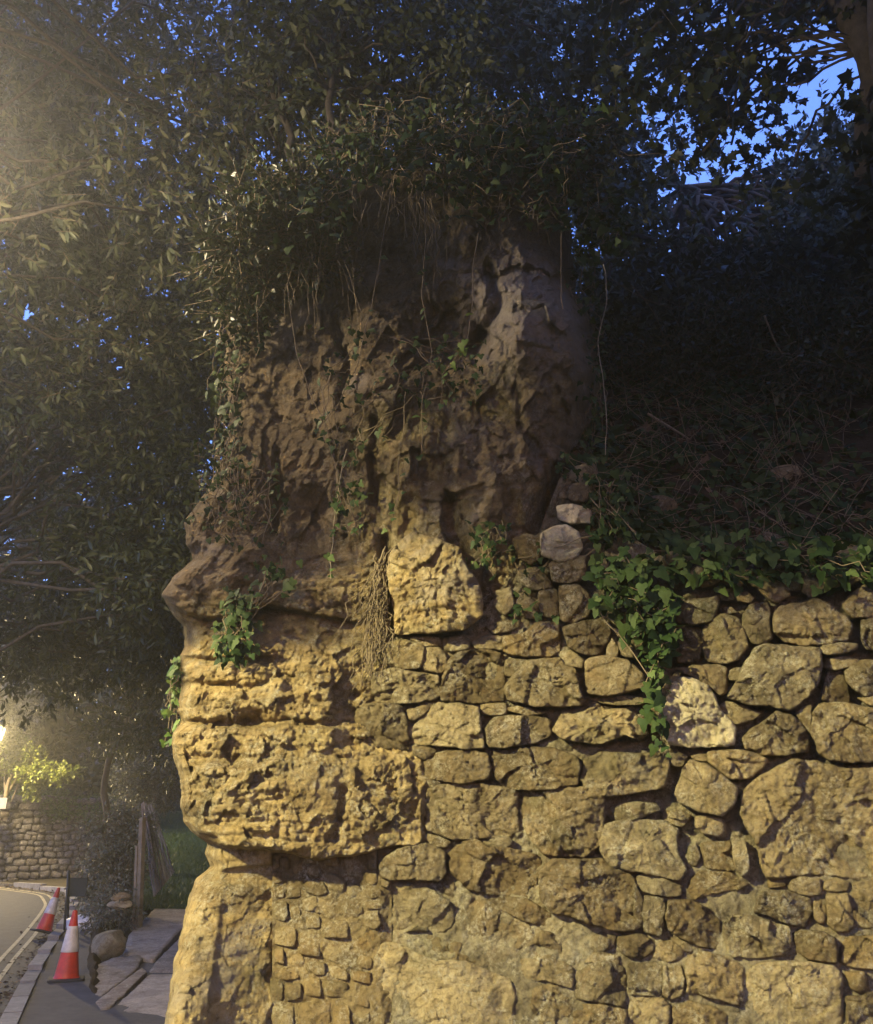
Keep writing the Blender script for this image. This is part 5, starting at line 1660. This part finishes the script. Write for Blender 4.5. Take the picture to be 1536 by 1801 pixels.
ivy('dark creeper ragged along the left edge of the upper rock face', face_points([((385, 470, 430, 620), .4), ((375, 430, 600, 880), .4), ((430, 560, 360, 480), .2)], 620, 840, -.25, .12), 841, (.035, .07), 120, stems=150)
ivy('ivy and moss ragged down the right edge of the upper rock face', face_points([((985, 1060, 450, 620), .4), ((1010, 1065, 600, 820), .4), ((900, 1000, 330, 420), .2)], 260, 842, -.3, .12), 843, (.03, .06), 60, stems=60)


ivy('ivy and dead stems around the stepped stones beside the outcrop', face_points([((1030, 1110, 840, 965), .7), ((985, 1050, 800, 850), .15), ((900, 960, 960, 1100), .15)], 330, 844, .02, .05), 845, (.03, .065), 120, stems=90)


def vine(label, pts, off, r, nleaf, seed, size=.045, mat='ivy', stem='stem', name='hanging_vine'):
    pts = np.array(pts, float)
    t = np.linspace(0, len(pts) - 1, len(pts) * 8)
    x = np.interp(t, np.arange(len(pts)), pts[:, 0]); y = np.interp(t, np.arange(len(pts)), pts[:, 1])
    x = x + 5 * pnoise(np.column_stack([t * 1.3, t * 0 + seed, t * 0]), seed)
    P = wallp(x, y, np.full(len(x), off))
    root = empty(name, P[-1], label, 'vine', 'hanging vines')
    MB().tube(P, np.linspace(r, r * .55, len(P)), 5).build('stem', M[stem], root)
    if nleaf:
        g = np.random.default_rng(seed)
        i = g.integers(len(P) // 4, len(P), nleaf)
        Q = P[i] + g.normal(size=(nleaf, 3)) * .02 + np.array([0, -.02, 0])
        leaf_objects(root, Q, np.array([0, -.3, -.8]) + g.normal(size=(nleaf, 3)) * .5, np.array([0, -.9, .4]) + g.normal(size=(nleaf, 3)) * .4, size * g.uniform(.6, 1.3, nleaf), IVY, 'ivy', M[mat])


vine('long vine falling from the crest left of centre to the upper face', [(690, 320), (668, 440), (655, 540), (628, 640), (585, 730)], .12, .004, 6, 1)
vine('vine running straight down the middle of the upper face', [(745, 330), (752, 420), (742, 520), (760, 620), (745, 700), (742, 800)], .14, .004, 16, 2)
vine('leafy vine dropping below the hollow with pale green leaf tips', [(610, 790), (596, 850), (590, 920), (580, 985), (583, 1020)], .12, .004, 13, 3, .05, 'ivy_bright', 'stem_pale')
vine('bare thin stem hanging down the dark right side of the outcrop', [(1060, 465), (1068, 530), (1054, 600), (1060, 680), (1066, 760), (1064, 800)], .05, .0035, 0, 4, stem='stem_pale')
vine('thin vine crossing the left of the upper face toward the hollow', [(505, 500), (520, 620), (545, 690), (575, 745), (580, 800)], .08, .004, 4, 5, .04, 'ivy_bright')
vine('vine with paired leaves in the middle of the lower upper face', [(840, 410), (832, 500), (825, 600), (780, 660), (772, 720)], .16, .004, 14, 6, .05, 'ivy_bright')
vine('thin stem hanging over the lit patch near the right shoulder', [(990, 395), (985, 440), (988, 500), (992, 545)], .2, .003, 0, 7)
vine('short vine over the left end of the crest', [(560, 430), (548, 520), (556, 600)], .06, .0035, 3, 8)
vine('vine beside the crack above the big boulder', [(715, 690), (705, 780), (700, 860), (690, 930)], .14, .0035, 8, 9, .04)
vine('thread of ivy hanging over the pale block in the wall', [(1150, 1130), (1162, 1190), (1158, 1250), (1168, 1330)], .16, .0025, 9, 10, .04)

# dry stems hanging in a fringe under the crest, and the root clump in the cleft
g = np.random.default_rng(88)
m = MB()
for k in range(110):
    x0 = g.uniform(500, 1000); y0 = g.uniform(255, 370) + (0 if x0 > 620 else 60)
    ln = g.uniform(40, 190) * (1.1 if x0 < 800 else .6)
    x1 = x0 + g.normal() * 30
    P = wander(wallp(x0, y0, .05 + g.random() * .15), wallp(x1, y0 + ln, -.02 + .14 * g.random()), 9, .07, k)
    m.tube(P, np.linspace(.0038, .0016, 9), 3, False)
for k in range(60):
    x0 = g.uniform(620, 1060); y0 = g.uniform(190, 330)
    P = wander(wallp(x0, y0, .1), wallp(x0 + g.normal() * 90, y0 + g.normal() * 50, .1 + .2 * g.random()), 9, .14, k + 300)
    m.tube(P, .003, 3, False)
tag(m.build('dry_vines', M['stem'], None), 'fringe of dry brown stems hanging below the ivy crest', 'dry vines', kind='stuff')
m = MB()
for k in range(75):
    x0 = 676 + g.normal() * 8; y0 = g.uniform(960, 1110)
    P = wander(wallp(x0, y0, .02), wallp(650 + g.normal() * 17 + .0, min(1215, y0 + g.uniform(60, 130)), .03 + .12 * g.random()), 9, .06, k + 700)
    m.tube(P, np.linspace(.004, .002, 9), 3, False)
ro = m.build('root_clump', M['stem'], None)
tag(ro, 'beard of dry brown roots hanging in the cleft beside the pitted boulder', 'roots')

# bramble stems arching over the bank
BR = [([(1345, 555), (1362, 600), (1400, 660), (1450, 725)], 6.4, .009, 'long pale stem leaning down to the right across the dark bank', 'stem_pale'),
      ([(1140, 728), (1180, 752), (1222, 778)], 5.6, .011, 'short thick pale stick lying on the left of the bank', 'stem_pale'),
      ([(1075, 490), (1130, 525), (1190, 545), (1245, 556)], 7.5, .005, 'thin stem reaching level out of the dark right of the outcrop', 'stem'),
      ([(1110, 500), (1150, 545), (1180, 620), (1190, 690), (1205, 770)], 6.4, .005, 'arching thin stem dropping to the bank right of the outcrop', 'stem'),
      ([(1365, 460), (1420, 490), (1445, 540), (1450, 575)], 8.0, .005, 'arching stem at the far right of the dark slope', 'stem'),
      ([(1190, 700), (1215, 800), (1265, 850), (1300, 880)], 5.4, .004, 'bramble stem crossing the leaf litter in the middle of the bank', 'stem'),
      ([(1410, 690), (1370, 740), (1345, 800), (1320, 850)], 5.9, .005, 'bramble stem slanting left below the long pale stem', 'stem'),
      ([(1020, 560), (1000, 590), (1090, 640), (1180, 660), (1330, 640)], 6.8, .004, 'level bramble stem low in the dark hollow beside the outcrop', 'stem')]
for k, (pts, Yb, r, lab, mt) in enumerate(BR):
    P = np.array([at(x, y, Yb + .15 * i) for i, (x, y) in enumerate(pts)])
    tt = np.linspace(0, len(pts) - 1, 20)
    P = np.column_stack([np.interp(tt, range(len(pts)), P[:, i]) for i in range(3)])
    for _ in range(3): P[1:-1] = (P[:-2] + 2 * P[1:-1] + P[2:]) / 4
    o = MB().tube(P, np.linspace(r, r * .6, 20), 6).build('bramble_stem', M[mt], None, True, P[-1])
    tag(o, lab, 'stem', 'bare stems on the bank')

# dead leaves and twigs on the bank
P = np.vstack([hill_points(HV, 1300, 91, 1020, 1640, 1, 30), hill_points(HV, 700, 92, 1000, 1640, 20, 46)])
g = np.random.default_rng(93)
n = len(P)
V, Fc = leaves_geo(P + np.array([0, 0, .01]), g.normal(size=(n, 3)), np.array([0, -.3, 1]) + g.normal(size=(n, 3)) * .4, g.uniform(.03, .085, n), SYC)
tag(mesh_np('leaf_litter', V, Fc, M['dry_leaf']), 'brown dead leaves littering the ivy bank', 'leaf litter', kind='stuff')
m = MB()
P = hill_points(HV, 1700, 94, 1010, 1640, 1, 42)
for k in range(0, 1700, 1):
    d = g.normal(size=3) * np.array([.22, .10, .15]) + np.array([0, -.03, .02])
    m.tube(wander(P[k] + np.array([0, -.02, .03]), P[k] + d + np.array([0, -.05, .05]), 5, .03, k), .0026, 3, False)
tag(m.build('twigs', M['stem'], None), 'dead twigs and dry grass stalks tangled on the bank', 'twigs', kind='stuff')
# stones showing through the ivy bank
for k, (px, py, r, lab) in enumerate(((1190, 885, .085, 'brown stone showing through the ivy low on the bank'), (1470, 835, .09, 'rounded stone bedded high at the right of the bank'), (1382, 960, .10, 'pale stone half buried above the wall top right of centre'),
                                      (1250, 1005, .08, 'grey stone on the wall top below the dead stems'), (1500, 970, .10, 'stone on the wall top under the right ivy patch'), (1090, 905, .07, 'small stone in the ivy beside the stepped stones'))):
    c = hill_points(HV, 1, 1, px, px + .1, 5, 5.01)[0]
    t = ray(px, py); best = None
    for r_ in range(0, 40):
        q = hill_points(HV, 1, 1, px, px + .1, r_, r_ + .01)[0]
        ppx = at(px, py, q[1])
        e = abs(ppx[2] - q[2]) + abs(ppx[0] - q[0])
        if best is None or e < best[0]: best = (e, q)
    loose_rock('rock', lab, best[1] + np.array([0, 0, .02]), r, 50 + k, M['stone'], (1.2, .9, .75), 'rock', 'stones on the bank')

# fallen leaves in the gutter and on pavement and slabs
g = np.random.default_rng(95)
n = 1500
s_ = g.uniform(9.0, _t[-2], n); o_ = np.abs(g.normal(size=n)) * .16 + .02
C = kerb_at(s_); T_ = kerb_at(s_ + .05) - C; T_ /= np.linalg.norm(T_, axis=1)[:, None]
Nn = np.stack([-T_[:, 1], T_[:, 0]], -1)
XY = C + Nn * o_[:, None]
P = np.column_stack([XY, zground(XY[:, 0], XY[:, 1]) + .012])
V, Fc = leaves_geo(P, g.normal(size=(n, 3)) * np.array([1, 1, .2]), np.array([0, 0, 1]) + g.normal(size=(n, 3)) * .3, g.uniform(.04, .09, n), OVAL)
V2_, F2_ = [], []
tag(mesh_np('fallen_leaves', V, Fc, M['dry_leaf']), 'brown fallen leaves gathered in the gutter along the kerb', 'leaf litter', kind='stuff')
